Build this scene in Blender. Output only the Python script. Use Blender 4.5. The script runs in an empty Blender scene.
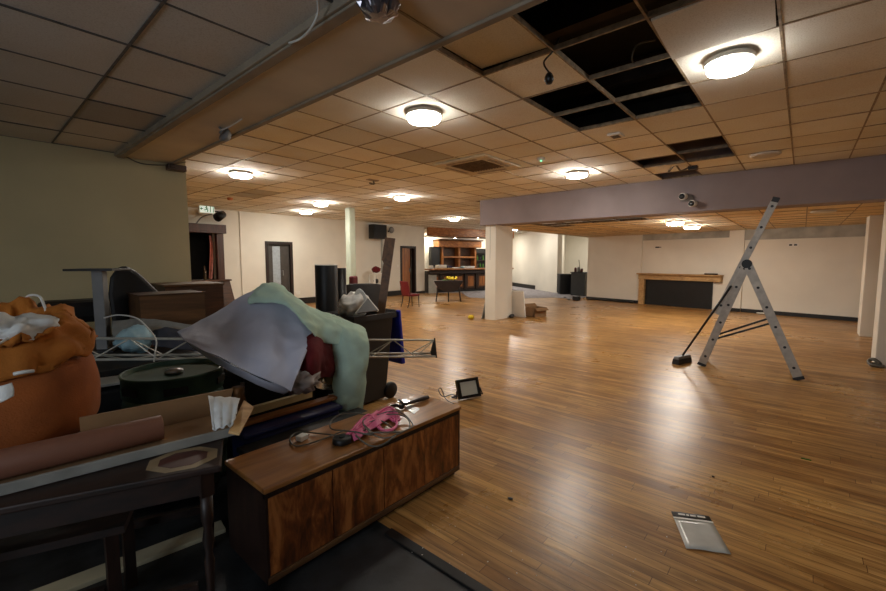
import bpy, bmesh, math, random
from mathutils import Vector, Matrix, noise
random.seed(7)
SC = bpy.context.scene
COL = SC.collection
PI = math.pi

# ------------------------------------------------------------------ camera
CAM_H = 1.45
YAW, PITCH, FPX = math.radians(40.8), math.radians(4.9), 416.0
FW = Vector((math.cos(YAW)*math.cos(PITCH), math.sin(YAW)*math.cos(PITCH), -math.sin(PITCH)))
RT = Vector((math.sin(YAW), -math.cos(YAW), 0))
UP = RT.cross(FW)
cam = bpy.data.cameras.new('camera')
camo = bpy.data.objects.new('camera', cam)
COL.objects.link(camo)
cam.sensor_width = 36
cam.lens = FPX/886*36
cam.clip_start = 0.05
camo.matrix_world = Matrix(((RT.x, UP.x, -FW.x, 0), (RT.y, UP.y, -FW.y, 0), (RT.z, UP.z, -FW.z, CAM_H), (0, 0, 0, 1)))
SC.camera = camo

def at(px, py, z=None, x=None, y=None, d=None):
    """survey helper: a sighting from the photograph, at a known height, wall or distance, gives a place in the room"""
    r = FW*FPX + RT*(px-443) + UP*(295.5-py)
    if z is not None: t = (z-CAM_H)/r.z
    elif x is not None: t = x/r.x
    elif y is not None: t = y/r.y
    else: t = d/FPX
    return r*t + Vector((0, 0, CAM_H))

# ------------------------------------------------------------------ materials
def lin(c):
    o = []
    for v in c:
        v /= 255
        o.append(v/12.92 if v <= .04045 else ((v+.055)/1.055)**2.4)
    return tuple(o) + (1,)

def nodes(name):
    m = bpy.data.materials.new(name)
    m.use_nodes = True
    nt = m.node_tree
    return m, nt, nt.nodes['Principled BSDF'], nt.nodes.new, nt.links.new

def M(name, c, rough=.6, metal=0, var=.12, scale=6, c2=None, bump=0, bscale=40, coat=0, stretch=(1, 1, 1), trans=0, alpha=1, spec=None):
    m, nt, b, N, L = nodes(name)
    b.inputs['Roughness'].default_value = rough
    b.inputs['Metallic'].default_value = metal
    if coat: b.inputs['Coat Weight'].default_value = coat
    if spec is not None: b.inputs['Specular IOR Level'].default_value = spec
    if trans: b.inputs['Transmission Weight'].default_value = trans
    if alpha < 1: b.inputs['Alpha'].default_value = alpha
    tc = N('ShaderNodeTexCoord'); mp = N('ShaderNodeMapping')
    mp.inputs['Scale'].default_value = stretch
    L(tc.outputs['Object'], mp.inputs['Vector'])
    nz = N('ShaderNodeTexNoise'); nz.inputs['Scale'].default_value = scale; nz.inputs['Detail'].default_value = 6
    L(mp.outputs[0], nz.inputs['Vector'])
    rp = N('ShaderNodeValToRGB')
    a = lin(c)
    if c2 is None:
        lo = tuple(max(0, v*(1-var*1.6)) for v in a[:3])+(1,); hi = tuple(min(1, v*(1+var)) for v in a[:3])+(1,)
    else:
        lo, hi = lin(c2), a
    rp.color_ramp.elements[0].color = lo; rp.color_ramp.elements[0].position = .3
    rp.color_ramp.elements[1].color = hi; rp.color_ramp.elements[1].position = .7
    L(nz.outputs['Fac'], rp.inputs['Fac'])
    L(rp.outputs['Color'], b.inputs['Base Color'])
    if bump:
        n2 = N('ShaderNodeTexNoise'); n2.inputs['Scale'].default_value = bscale; n2.inputs['Detail'].default_value = 4
        L(mp.outputs[0], n2.inputs['Vector'])
        bp = N('ShaderNodeBump'); bp.inputs['Strength'].default_value = bump; bp.inputs['Distance'].default_value = .01
        L(n2.outputs['Fac'], bp.inputs['Height']); L(bp.outputs[0], b.inputs['Normal'])
    return m

def wood(name, dark, light, axis='x', scale=9, rough=.45, coat=0, twist=2.5):
    m, nt, b, N, L = nodes(name)
    b.inputs['Roughness'].default_value = rough
    b.inputs['Coat Weight'].default_value = coat
    tc = N('ShaderNodeTexCoord'); mp = N('ShaderNodeMapping')
    s = {'x': (.12, 1, 1), 'y': (1, .12, 1), 'z': (1, 1, .12)}[axis]
    mp.inputs['Scale'].default_value = s
    L(tc.outputs['Object'], mp.inputs['Vector'])
    nz = N('ShaderNodeTexNoise'); nz.inputs['Scale'].default_value = scale; nz.inputs['Detail'].default_value = 7; nz.inputs['Distortion'].default_value = twist
    L(mp.outputs[0], nz.inputs['Vector'])
    n2 = N('ShaderNodeTexNoise'); n2.inputs['Scale'].default_value = scale*7; n2.inputs['Detail'].default_value = 3
    L(mp.outputs[0], n2.inputs['Vector'])
    ad = N('ShaderNodeMath'); ad.operation = 'MULTIPLY_ADD'; ad.inputs[1].default_value = .35
    L(n2.outputs['Fac'], ad.inputs[0]); L(nz.outputs['Fac'], ad.inputs[2])
    rp = N('ShaderNodeValToRGB')
    rp.color_ramp.elements[0].color = lin(dark); rp.color_ramp.elements[0].position = .5
    rp.color_ramp.elements[1].color = lin(light); rp.color_ramp.elements[1].position = .85
    L(ad.outputs[0], rp.inputs['Fac']); L(rp.outputs['Color'], b.inputs['Base Color'])
    return m

def walnut_burl(name):
    """crown-cut walnut veneer, flame figure standing upright"""
    m, nt, b, N, L = nodes(name)
    b.inputs['Roughness'].default_value = .38; b.inputs['Coat Weight'].default_value = .25
    tc = N('ShaderNodeTexCoord'); mp = N('ShaderNodeMapping'); mp.inputs['Scale'].default_value = (3.4, 3.4, 1.0)
    oi = N('ShaderNodeObjectInfo')
    L(tc.outputs['Object'], mp.inputs['Vector']); 
    add = N('ShaderNodeVectorMath'); add.operation = 'ADD'; L(mp.outputs[0], add.inputs[0])
    L(oi.outputs['Random'], add.inputs[1])
    nz = N('ShaderNodeTexNoise'); nz.inputs['Scale'].default_value = 2.6; nz.inputs['Detail'].default_value = 5; nz.inputs['Distortion'].default_value = 1.6
    L(add.outputs[0], nz.inputs['Vector'])
    n3 = N('ShaderNodeTexNoise'); n3.inputs['Scale'].default_value = 7; n3.inputs['Detail'].default_value = 6; n3.inputs['Distortion'].default_value = 2.5
    L(add.outputs[0], n3.inputs['Vector'])
    mx = N('ShaderNodeMath'); mx.operation = 'MULTIPLY_ADD'; mx.inputs[1].default_value = .3
    L(n3.outputs['Fac'], mx.inputs[0])
    m2 = N('ShaderNodeMath'); m2.operation = 'MULTIPLY'; m2.inputs[1].default_value = .8; L(nz.outputs['Fac'], m2.inputs[0]); L(m2.outputs[0], mx.inputs[2])
    rp = N('ShaderNodeValToRGB'); e = rp.color_ramp.elements
    e[0].color = lin((74, 40, 20)); e[0].position = .41; e[1].color = lin((178, 114, 60)); e[1].position = .70
    k = e.new(.54); k.color = lin((122, 66, 30))
    L(mx.outputs[0], rp.inputs['Fac']); L(rp.outputs['Color'], b.inputs['Base Color'])
    return m

def floor_wood():
    m, nt, b, N, L = nodes('strip_wood_floor')
    tc = N('ShaderNodeTexCoord'); sp = N('ShaderNodeSeparateXYZ'); L(tc.outputs['Object'], sp.inputs[0])
    cb = N('ShaderNodeCombineXYZ'); L(sp.outputs['X'], cb.inputs[1])
    rw = N('ShaderNodeMath'); rw.operation = 'DIVIDE'; rw.inputs[1].default_value = .062; L(sp.outputs['X'], rw.inputs[0])
    rf = N('ShaderNodeMath'); rf.operation = 'FLOOR'; L(rw.outputs[0], rf.inputs[0])
    wn = N('ShaderNodeTexWhiteNoise'); wn.noise_dimensions = '1D'; L(rf.outputs[0], wn.inputs['W'])
    ys = N('ShaderNodeMath'); ys.operation = 'MULTIPLY_ADD'; ys.inputs[1].default_value = 5; L(wn.outputs['Value'], ys.inputs[0]); L(sp.outputs['Y'], ys.inputs[2])
    L(ys.outputs[0], cb.inputs[0])
    br = N('ShaderNodeTexBrick')
    br.inputs['Scale'].default_value = 1; br.inputs['Brick Width'].default_value = 1.05; br.inputs['Row Height'].default_value = .062
    br.inputs['Mortar Size'].default_value = .0016; br.inputs['Mortar Smooth'].default_value = .3; br.offset = 0
    br.inputs['Color1'].default_value = lin((166, 118, 64)); br.inputs['Color2'].default_value = lin((212, 166, 100)); br.inputs['Mortar'].default_value = lin((96, 64, 36))
    L(cb.outputs[0], br.inputs['Vector'])
    mp = N('ShaderNodeMapping'); mp.inputs['Scale'].default_value = (14, 1.1, 1); L(tc.outputs['Object'], mp.inputs['Vector'])
    g = N('ShaderNodeTexNoise'); g.inputs['Scale'].default_value = 2.2; g.inputs['Detail'].default_value = 7; g.inputs['Distortion'].default_value = .6; L(mp.outputs[0], g.inputs['Vector'])
    gr = N('ShaderNodeValToRGB'); gr.color_ramp.elements[0].color = (.42, .36, .30, 1); gr.color_ramp.elements[0].position = .32; gr.color_ramp.elements[1].color = (1.1, 1.1, 1.1, 1); gr.color_ramp.elements[1].position = .62
    L(g.outputs['Fac'], gr.inputs['Fac'])
    mu = N('ShaderNodeMixRGB'); mu.blend_type = 'MULTIPLY'; mu.inputs[0].default_value = .85; L(br.outputs['Color'], mu.inputs[1]); L(gr.outputs[0], mu.inputs[2])
    # traffic grime: irregular worn, dirty patches across the old dance floor
    d = N('ShaderNodeTexNoise'); d.inputs['Scale'].default_value = .55; d.inputs['Detail'].default_value = 8; d.inputs['Roughness'].default_value = .65; L(tc.outputs['Object'], d.inputs['Vector'])
    dr = N('ShaderNodeValToRGB'); dr.color_ramp.elements[0].color = (.62, .56, .5, 1); dr.color_ramp.elements[0].position = .36; dr.color_ramp.elements[1].color = (1, 1, 1, 1); dr.color_ramp.elements[1].position = .56
    L(d.outputs['Fac'], dr.inputs['Fac'])
    m2 = N('ShaderNodeMixRGB'); m2.blend_type = 'MULTIPLY'; m2.inputs[0].default_value = .8; L(mu.outputs[0], m2.inputs[1]); L(dr.outputs[0], m2.inputs[2])
    L(m2.outputs[0], b.inputs['Base Color'])
    rr = N('ShaderNodeMapRange'); rr.inputs['From Min'].default_value = .3; rr.inputs['From Max'].default_value = .7; rr.inputs['To Min'].default_value = .42; rr.inputs['To Max'].default_value = .22
    L(d.outputs['Fac'], rr.inputs['Value']); L(rr.outputs[0], b.inputs['Roughness'])
    b.inputs['Specular IOR Level'].default_value = .5
    bp = N('ShaderNodeBump'); bp.inputs['Strength'].default_value = .25; bp.inputs['Distance'].default_value = .004
    L(g.outputs['Fac'], bp.inputs['Height']); L(bp.outputs[0], b.inputs['Normal'])
    return m

def tile_mat(name, c, warm=.25):
    m, nt, b, N, L = nodes(name)
    b.inputs['Roughness'].default_value = .9
    tc = N('ShaderNodeTexCoord'); at_ = N('ShaderNodeAttribute'); at_.attribute_name = 'tile_tone'
    s = N('ShaderNodeTexNoise'); s.inputs['Scale'].default_value = 120; s.inputs['Detail'].default_value = 2; L(tc.outputs['Object'], s.inputs['Vector'])
    sr = N('ShaderNodeValToRGB'); sr.color_ramp.elements[0].color = (.75, .72, .68, 1); sr.color_ramp.elements[0].position = .36; sr.color_ramp.elements[1].color = (1, 1, 1, 1); sr.color_ramp.elements[1].position = .5
    L(s.outputs['Fac'], sr.inputs['Fac'])
    st = N('ShaderNodeTexNoise'); st.inputs['Scale'].default_value = 1.6; st.inputs['Detail'].default_value = 6; L(tc.outputs['Object'], st.inputs['Vector'])
    tr = N('ShaderNodeValToRGB'); tr.color_ramp.elements[0].color = lin((224, 196, 150)); tr.color_ramp.elements[0].position = .38; tr.color_ramp.elements[1].color = (1, 1, 1, 1); tr.color_ramp.elements[1].position = .55
    L(st.outputs['Fac'], tr.inputs['Fac'])
    a = N('ShaderNodeMixRGB'); a.blend_type = 'MULTIPLY'; a.inputs[0].default_value = .55; a.inputs[1].default_value = lin(c); L(sr.outputs[0], a.inputs[2])
    e = N('ShaderNodeMixRGB'); e.blend_type = 'MULTIPLY'; e.inputs[0].default_value = warm*2; L(a.outputs[0], e.inputs[1]); L(tr.outputs[0], e.inputs[2])
    f = N('ShaderNodeMixRGB'); f.blend_type = 'MULTIPLY'; f.inputs[0].default_value = 1; L(e.outputs[0], f.inputs[1]); L(at_.outputs['Fac'], f.inputs[2])
    L(f.outputs[0], b.inputs['Base Color'])
    return m

def glow(name, c, strength):
    m, nt, b, N, L = nodes(name)
    b.inputs['Base Color'].default_value = (.8, .8, .8, 1)
    b.inputs['Emission Color'].default_value = c
    b.inputs['Emission Strength'].default_value = strength
    return m

# ------------------------------------------------------------------ mesh building
class MB:
    def __init__(s): s.bm = bmesh.new()
    def faces(s, co, fs):
        v = [s.bm.verts.new(c) for c in co]
        for f in fs:
            try: s.bm.faces.new([v[i] for i in f])
            except ValueError: pass
        return v
    def box(s, x0, x1, y0, y1, z0, z1, T=None):
        co = [Vector(c) for c in ((x0, y0, z0), (x1, y0, z0), (x1, y1, z0), (x0, y1, z0), (x0, y0, z1), (x1, y0, z1), (x1, y1, z1), (x0, y1, z1))]
        if T is not None: co = [T @ c for c in co]
        s.faces(co, [(0, 3, 2, 1), (4, 5, 6, 7), (0, 1, 5, 4), (1, 2, 6, 5), (2, 3, 7, 6), (3, 0, 4, 7)])
        return s
    def hexa(s, co):
        s.faces([Vector(c) for c in co], [(0, 3, 2, 1), (4, 5, 6, 7), (0, 1, 5, 4), (1, 2, 6, 5), (2, 3, 7, 6), (3, 0, 4, 7)])
        return s
    def beam(s, p, q, w, h, up=(0, 0, 1)):
        p, q = Vector(p), Vector(q); d = (q-p).normalized(); u = Vector(up)
        if abs(d.dot(u)) > .98: u = Vector((1, 0, 0))
        r = d.cross(u).normalized()*w/2; v = r.cross(d).normalized()*h/2
        s.hexa([p-r-v, p+r-v, p+r+v, p-r+v, q-r-v, q+r-v, q+r+v, q-r+v])
        return s
    def prism(s, poly, z0, z1, T=None):
        n = len(poly)
        co = [Vector((x, y, z0)) for x, y in poly]+[Vector((x, y, z1)) for x, y in poly]
        if T is not None: co = [T @ c for c in co]
        s.faces(co, [tuple(range(n-1, -1, -1)), tuple(range(n, 2*n))]+[(i, (i+1) % n, n+(i+1) % n, n+i) for i in range(n)])
        return s
    def tube(s, pts, r, seg=8, caps=True, smooth=0):
        pts = [Vector(p) for p in pts]
        if smooth: pts = spline(pts, smooth)
        n = len(pts); rr = r if isinstance(r, (list, tuple)) else [r]*n
        if len(rr) != n: rr = [rr[0]+(rr[-1]-rr[0])*i/(n-1) for i in range(n)]
        t0 = (pts[1]-pts[0]).normalized()
        u = t0.orthogonal().normalized(); rings = []
        for i, p in enumerate(pts):
            t = (pts[min(i+1, n-1)]-pts[max(i-1, 0)])
            t = t.normalized() if t.length > 1e-9 else t0
            u = (u-t*u.dot(t)); u = u.normalized() if u.length > 1e-6 else t.orthogonal().normalized()
            v = t.cross(u)
            rings.append([s.bm.verts.new(p+(u*math.cos(a)+v*math.sin(a))*rr[i]) for a in [2*PI*k/seg for k in range(seg)]])
        for a, b in zip(rings, rings[1:]):
            for k in range(seg): s.bm.faces.new((a[k], a[(k+1) % seg], b[(k+1) % seg], b[k]))
        if caps:
            s.bm.faces.new(rings[0][::-1]); s.bm.faces.new(rings[-1])
        return s
    def lathe(s, prof, c=(0, 0, 0), seg=24, T=None, fn=None):
        c = Vector(c); rings = []
        for r, z in prof:
            if r < 1e-6:
                p = Vector((0, 0, z)); p = T @ p if T is not None else p
                rings.append([s.bm.verts.new(c+p)]); continue
            ring = []
            for k in range(seg):
                a = 2*PI*k/seg; rad = r*(fn(a, z) if fn else 1)
                p = Vector((rad*math.cos(a), rad*math.sin(a), z)); p = T @ p if T is not None else p
                ring.append(s.bm.verts.new(c+p))
            rings.append(ring)
        for a, b in zip(rings, rings[1:]):
            if len(a) == 1 and len(b) == 1: continue
            for k in range(seg):
                k2 = (k+1) % seg
                f = (a[0], b[k2], b[k]) if len(a) == 1 else (a[k], a[k2], b[0]) if len(b) == 1 else (a[k], a[k2], b[k2], b[k])
                try: s.bm.faces.new(f)
                except ValueError: pass
        if len(rings[0]) > 1: s.bm.faces.new(rings[0][::-1])
        if len(rings[-1]) > 1: s.bm.faces.new(rings[-1])
        return s
    def cyl(s, p, q, r, seg=16, r2=None):
        return s.tube([p, q], [r, r if r2 is None else r2], seg)
    def ball(s, c, r, seg=20, rings=12, T=None, bump=0, freq=3):
        c = Vector(c); r = Vector(r) if not isinstance(r, (int, float)) else Vector((r, r, r))
        R = []
        for i in range(rings+1):
            th = PI*i/rings; row = []
            for k in range(seg if 0 < i < rings else 1):
                a = 2*PI*k/seg
                p = Vector((math.sin(th)*math.cos(a), math.sin(th)*math.sin(a), -math.cos(th)))
                if bump: p = p*(1+bump*noise.noise(p*freq+c*3))
                p = Vector((p.x*r.x, p.y*r.y, p.z*r.z)); p = T @ p if T is not None else p
                row.append(s.bm.verts.new(c+p))
            R.append(row)
        for a, b in zip(R, R[1:]):
            for k in range(seg):
                k2 = (k+1) % seg
                s.bm.faces.new((a[0], b[k2], b[k]) if len(a) == 1 else (a[k], a[k2], b[0]) if len(b) == 1 else (a[k], a[k2], b[k2], b[k]))
        return s
    def grid(s, P):
        V = [[s.bm.verts.new(p) for p in row] for row in P]
        for i in range(len(V)-1):
            for j in range(len(V[0])-1):
                s.bm.faces.new((V[i][j], V[i][j+1], V[i+1][j+1], V[i+1][j]))
        return s

def cr(p0, p1, p2, p3, t):
    return .5*((2*p1)+(p2-p0)*t+(2*p0-5*p1+4*p2-p3)*t*t+(3*p1-p0-3*p2+p3)*t*t*t)
def spline(pts, k):
    pts = [Vector(p) for p in pts]; out = []
    for i in range(len(pts)-1):
        a, b, c, d = pts[max(i-1, 0)], pts[i], pts[i+1], pts[min(i+2, len(pts)-1)]
        out += [cr(a, b, c, d, j/k) for j in range(k)]
    return out+[pts[-1]]
def patch(rows, k):
    R = [spline(r, k) for r in rows]
    C = [spline([r[j] for r in R], k) for j in range(len(R[0]))]
    return [[C[j][i] for j in range(len(C))] for i in range(len(C[0]))]
def wrinkle(P, amp, freq, seed=0, ridge=True):
    n, m = len(P), len(P[0]); out = []
    for i in range(n):
        row = []
        for j in range(m):
            p = P[i][j]
            u = P[min(i+1, n-1)][j]-P[max(i-1, 0)][j]; v = P[i][min(j+1, m-1)]-P[i][max(j-1, 0)]
            nn = u.cross(v); nn = nn.normalized() if nn.length > 1e-9 else Vector((0, 0, 1))
            q = p*freq+Vector((seed*3.1, seed*1.7, seed))
            f = noise.noise(q)
            if ridge: f = (1-2*abs(f))*.6+.4*noise.noise(q*2.3)
            row.append(p+nn*amp*f)
        out.append(row)
    return out

WM = {}   # world matrices of the Empties and of the parts below them
def wm(o): return WM.get(o.name, Matrix.Identity(4))
def thing(name, label, cat, loc=(0, 0, 0), rz=0, group=None):
    o = bpy.data.objects.new(name, None); COL.objects.link(o)
    o.empty_display_size = .1
    o.location = loc; o.rotation_euler = (0, 0, rz)
    o['label'] = label; o['category'] = cat
    if group: o['group'] = group
    WM[o.name] = Matrix.Translation(Vector(loc)) @ Matrix.Rotation(rz, 4, 'Z')
    return o
def obj(name, mb, mat, parent=None, bev=0, smooth=False, local=False, solid=0, sub=0, label=None, angle=40):
    """link what MB holds as one mesh object; built in world space unless local"""
    bm = mb.bm
    bmesh.ops.recalc_face_normals(bm, faces=bm.faces)
    base = wm(parent) if parent else Matrix.Identity(4)
    if not parent and not local:
        lo = Vector([min(v.co[i] for v in bm.verts) for i in range(3)]); hi = Vector([max(v.co[i] for v in bm.verts) for i in range(3)])
        base = Matrix.Translation(((lo.x+hi.x)/2, (lo.y+hi.y)/2, lo.z))
    if not local: bmesh.ops.transform(bm, matrix=base.inverted(), verts=bm.verts)
    me = bpy.data.meshes.new(name); bm.to_mesh(me); bm.free()
    for m in (mat if isinstance(mat, (list, tuple)) else [mat]): me.materials.append(m)
    if smooth:
        for p in me.polygons: p.use_smooth = True
    o = bpy.data.objects.new(name, me); COL.objects.link(o)
    if parent: o.parent = parent
    elif not local: o.location = base.to_translation()
    WM[o.name] = base
    if solid:
        md = o.modifiers.new('thickness', 'SOLIDIFY'); md.thickness = solid; md.offset = 0
    if bev:
        md = o.modifiers.new('edges', 'BEVEL'); md.width = bev; md.segments = 2; md.limit_method = 'ANGLE'; md.angle_limit = math.radians(angle)
    if sub:
        md = o.modifiers.new('smoothing', 'SUBSURF'); md.levels = sub; md.render_levels = sub
    if label: o['label'] = label
    return o
def tag(o, label, cat, group=None):
    o['label'] = label; o['category'] = cat
    if group: o['group'] = group
    return o
def struct(name, mb, mat, parent=None, **k):
    o = obj(name, mb, mat, parent, **k)
    if not parent: o['kind'] = 'structure'
    return o
def dup(root, loc, rz=None, label=None, group=None):
    r = root.copy(); COL.objects.link(r); r.location = loc
    if rz is not None: r.rotation_euler = (0, 0, rz)
    if label: r['label'] = label
    if group: r['group'] = group
    WM[r.name] = Matrix.Translation(Vector(loc)) @ Matrix.Rotation(r.rotation_euler.z, 4, 'Z')
    for ch in list(root.children):
        c = ch.copy(); COL.objects.link(c); c.parent = r; WM[c.name] = WM[r.name]
        for g in ch.children:
            d = g.copy(); COL.objects.link(d); d.parent = c; WM[d.name] = WM[r.name]
    return r

# ------------------------------------------------------------------ palette
m_wall = M('cream_wall_paint', (226, 221, 208), .75, var=.05, scale=1.2, bump=.08, bscale=60)
m_wall2 = M('white_wall_paint', (232, 227, 214), .7, var=.05, scale=1.0, bump=.08, bscale=60)
m_wall3 = M('magnolia_wall_paint', (190, 182, 146), .8, var=.06, scale=1.5, bump=.1, bscale=50)
m_strip = M('bare_lintel_plaster', (176, 176, 168), .85, var=.18, scale=3)
m_beam = M('mauve_grey_paint', (148, 136, 138), .8, var=.07, scale=2)
m_soffit = M('soffit_board', (212, 200, 180), .8, var=.1, scale=1.5)
m_tile = tile_mat('mineral_tile', (243, 241, 232), .10)
m_tile_l = tile_mat('mineral_tile_plain', (214, 211, 203), .08)
m_tile_y = tile_mat('mineral_tile_tan', (236, 218, 182), .2)
m_tbar = M('tarnished_grid_bar', (150, 132, 108), .6, var=.3, scale=20)
m_tbar_d = M('dark_grid_bar', (92, 90, 88), .6, var=.3, scale=20)
m_void = M('dark_void_slab', (34, 32, 30), .95, var=.4, scale=2)  # darkness of the unlit ceiling void put into the slab colour
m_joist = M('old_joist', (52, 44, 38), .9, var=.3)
m_floor = floor_wood()
m_lino = M('black_lino', (44, 46, 48), .45, var=.5, scale=5, bump=.15, bscale=25)
m_carpet = M('grey_carpet', (150, 146, 150), .95, var=.2, scale=9, bump=.3, bscale=200)
m_blk = M('black_paint', (18, 17, 17), .55, var=.3)
m_blk_m = M('black_metal', (20, 20, 22), .4, .3, var=.3)
m_blk_f = M('black_upholstery', (18, 17, 18), .6, var=.3, scale=12, bump=.1)
m_blk_p = M('black_plastic', (22, 22, 24), .45, var=.2)
m_white_p = M('white_plastic', (232, 230, 222), .45, var=.03)
m_alu = M('dull_aluminium', (184, 180, 172), .5, .5, var=.12, scale=14)
m_alu_d = M('zinc_tube', (196, 194, 182), .45, .3, var=.15, scale=14)
m_steel = M('steel', (160, 160, 160), .3, .9, var=.1)
m_chrome = M('chrome', (205, 205, 205), .12, 1, var=.05)
m_dwood = wood('dark_stained_wood', (20, 11, 8), (44, 25, 17), 'x', 8, .55)
m_dwood_z = wood('dark_stained_wood_upright', (20, 11, 8), (44, 25, 17), 'z', 8, .5)
m_mahog = wood('mahogany', (50, 30, 18), (84, 52, 32), 'x', 7, .45)
m_mahog_z = wood('mahogany_upright', (52, 29, 20), (84, 48, 32), 'z', 7, .45)
m_brown = wood('brown_veneer', (72, 48, 28), (106, 74, 44), 'x', 6, .5)
m_oak = wood('golden_oak', (120, 70, 32), (178, 116, 60), 'x', 6, .45)
m_oak_z = wood('golden_oak_upright', (116, 66, 30), (176, 112, 56), 'z', 6, .45)
m_pine = wood('raw_pine', (176, 134, 84), (214, 176, 120), 'x', 8, .6)
m_pine_y = wood('raw_pine_lengthwise', (168, 128, 80), (206, 170, 116), 'y', 8, .6)
m_top = wood('teak_veneer', (134, 86, 44), (176, 122, 66), 'x', 6, .3, .2)
m_burl = walnut_burl('flame_walnut')
m_card = M('cardboard', (134, 102, 68), .85, var=.1)
m_tube = M('brown_tube_card', (126, 84, 66), .5, var=.1, scale=4)
m_rust = M('rust_corduroy', (152, 82, 30), .9, var=.15, scale=7, bump=.25, bscale=160)
m_must = M('mustard_cloth', (172, 102, 28), .9, var=.14, scale=7, bump=.2, bscale=120)
m_cloth = M('white_cotton', (220, 222, 220), .9, var=.06, scale=12, bump=.2, bscale=60)
m_sheet = M('lilac_grey_cotton', (200, 204, 222), .9, var=.06, scale=5, bump=.7, bscale=8)
m_mint = M('mint_towelling', (192, 220, 202), .95, var=.08, scale=8, bump=.8, bscale=11)
m_red = M('crimson_fabric', (98, 8, 16), .9, var=.2, scale=8, bump=.6, bscale=14)
m_redc = M('red_chair_vinyl', (112, 14, 26), .5, var=.15)
m_bin = M('charcoal_bin_plastic', (52, 54, 58), .5, var=.1)
m_blue = M('royal_blue_plastic', (22, 44, 190), .5, var=.1)
m_navy = M('navy_plastic', (18, 30, 84), .55, var=.2)
m_bag = M('thin_white_plastic_bag', (244, 244, 240), .35, var=.06, bump=.4, bscale=18)
m_pbag = M('pale_blue_plastic_bag', (160, 196, 208), .3, var=.12, bump=.3, bscale=18)
m_keg = M('green_enamel', (62, 86, 70), .35, .3, var=.3, scale=5)
m_pink = M('pink_cable_sheath', (236, 116, 160), .5, var=.08)
m_gcab = M('grey_cable_sheath', (98, 94, 84), .5, var=.1)
m_wcab = M('white_cable_sheath', (214, 214, 208), .5, var=.05)
m_brass = M('tarnished_brass', (120, 84, 48), .45, .5, var=.3, scale=10)
m_greyboard = M('weathered_white_board', (140, 140, 134), .8, var=.2, scale=6)
m_cream_b = M('chipped_cream_paint', (196, 188, 158), .6, var=.1, scale=4)
m_inlay = M('pale_inlay', (142, 124, 94), .5, var=.15, scale=12)
m_inlay_r = M('rosewood_inlay', (66, 28, 22), .5, var=.2)
m_glass_d = M('dark_glass', (40, 48, 54), .12, 0, var=.3, scale=2)
m_glass_l = M('obscured_glass', (164, 174, 182), .4, 0, var=.1, scale=14)
m_yellow = M('yellow', (236, 206, 44), .6, var=.15)
m_green = M('green_leaf', (70, 120, 40), .6)
m_foil = M('crumpled_foil', (150, 148, 156), .28, .9, var=.25, scale=14)
m_plast = M('clear_sleeve', (204, 204, 198), .22, var=.08, scale=9, bump=.12, bscale=12)
m_grey_p = M('grey_plastic', (128, 128, 128), .5, var=.1)
m_vent = M('dusty_grille', (120, 98, 72), .8, var=.25, scale=14)
m_orange = M('aged_orange_plastic', (190, 120, 80), .6)
m_liquor = M('bottle_glass', (70, 52, 28), .15, var=.4, scale=8)
m_marn = M('maroon_vinyl', (86, 20, 24), .5, var=.15)
LAMP_C = (1.0, .94, .84, 1)
m_lamp = glow('lit_diffuser', LAMP_C, 40)
m_lamp_hi = glow('lit_diffuser_boosted', LAMP_C, 160)  # far lamps raised above the near ones to imitate lens falloff
m_lamp_off = M('opal_diffuser_unlit', (206, 200, 186), .4, var=.03)
m_green_led = glow('green_indicator', (.1, 1, .4, 1), 4)
m_exit = glow('exit_sign_face', (.75, 1, .85, 1), .5)
m_salmon = M('salmon_fabric', (226, 146, 134), .8, var=.2)  # the hatch cloth's own salmon colour
m_screen = M('floodlight_lens', (206, 212, 204), .3, var=.04)
m_cordiv = M('backroom_wall', (178, 60, 40), .8, var=.1)

# ================================================================== THE ROOM
ZC, ZL, ZS, ZB, ZT = 2.86, 2.65, 2.62, 2.27, 3.5     # main tiles, entrance tiles, soffit, low tiles / beam underside, slab
struct('floor', MB().box(1.43, 25, -6, 18, -.1, 0), m_floor, local=True)
struct('floor_entrance', MB().box(-3, 1.43, -6, 12.6, -.1, 0), m_lino, local=True)
kb = MB().box(1.375, 1.43, -5.9, 1.60, 0, .012)
struct('floor_edging_strip', kb, m_blk, bev=.004)
cp = [at(461, 292.6, z=0), at(469, 297.6, z=0), at(500, 299.2, z=0), at(552, 297.6, z=0), at(577, 299.2, z=0)]
poly = [(p.x, p.y) for p in cp]+[(20.5, 6.6), (24.5, 12), (24.5, 17.9), (14, 17.9), (13.0, 12.6)]
struct('floor_bar_carpet', MB().prism(poly, 0, .006), m_carpet)

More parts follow.
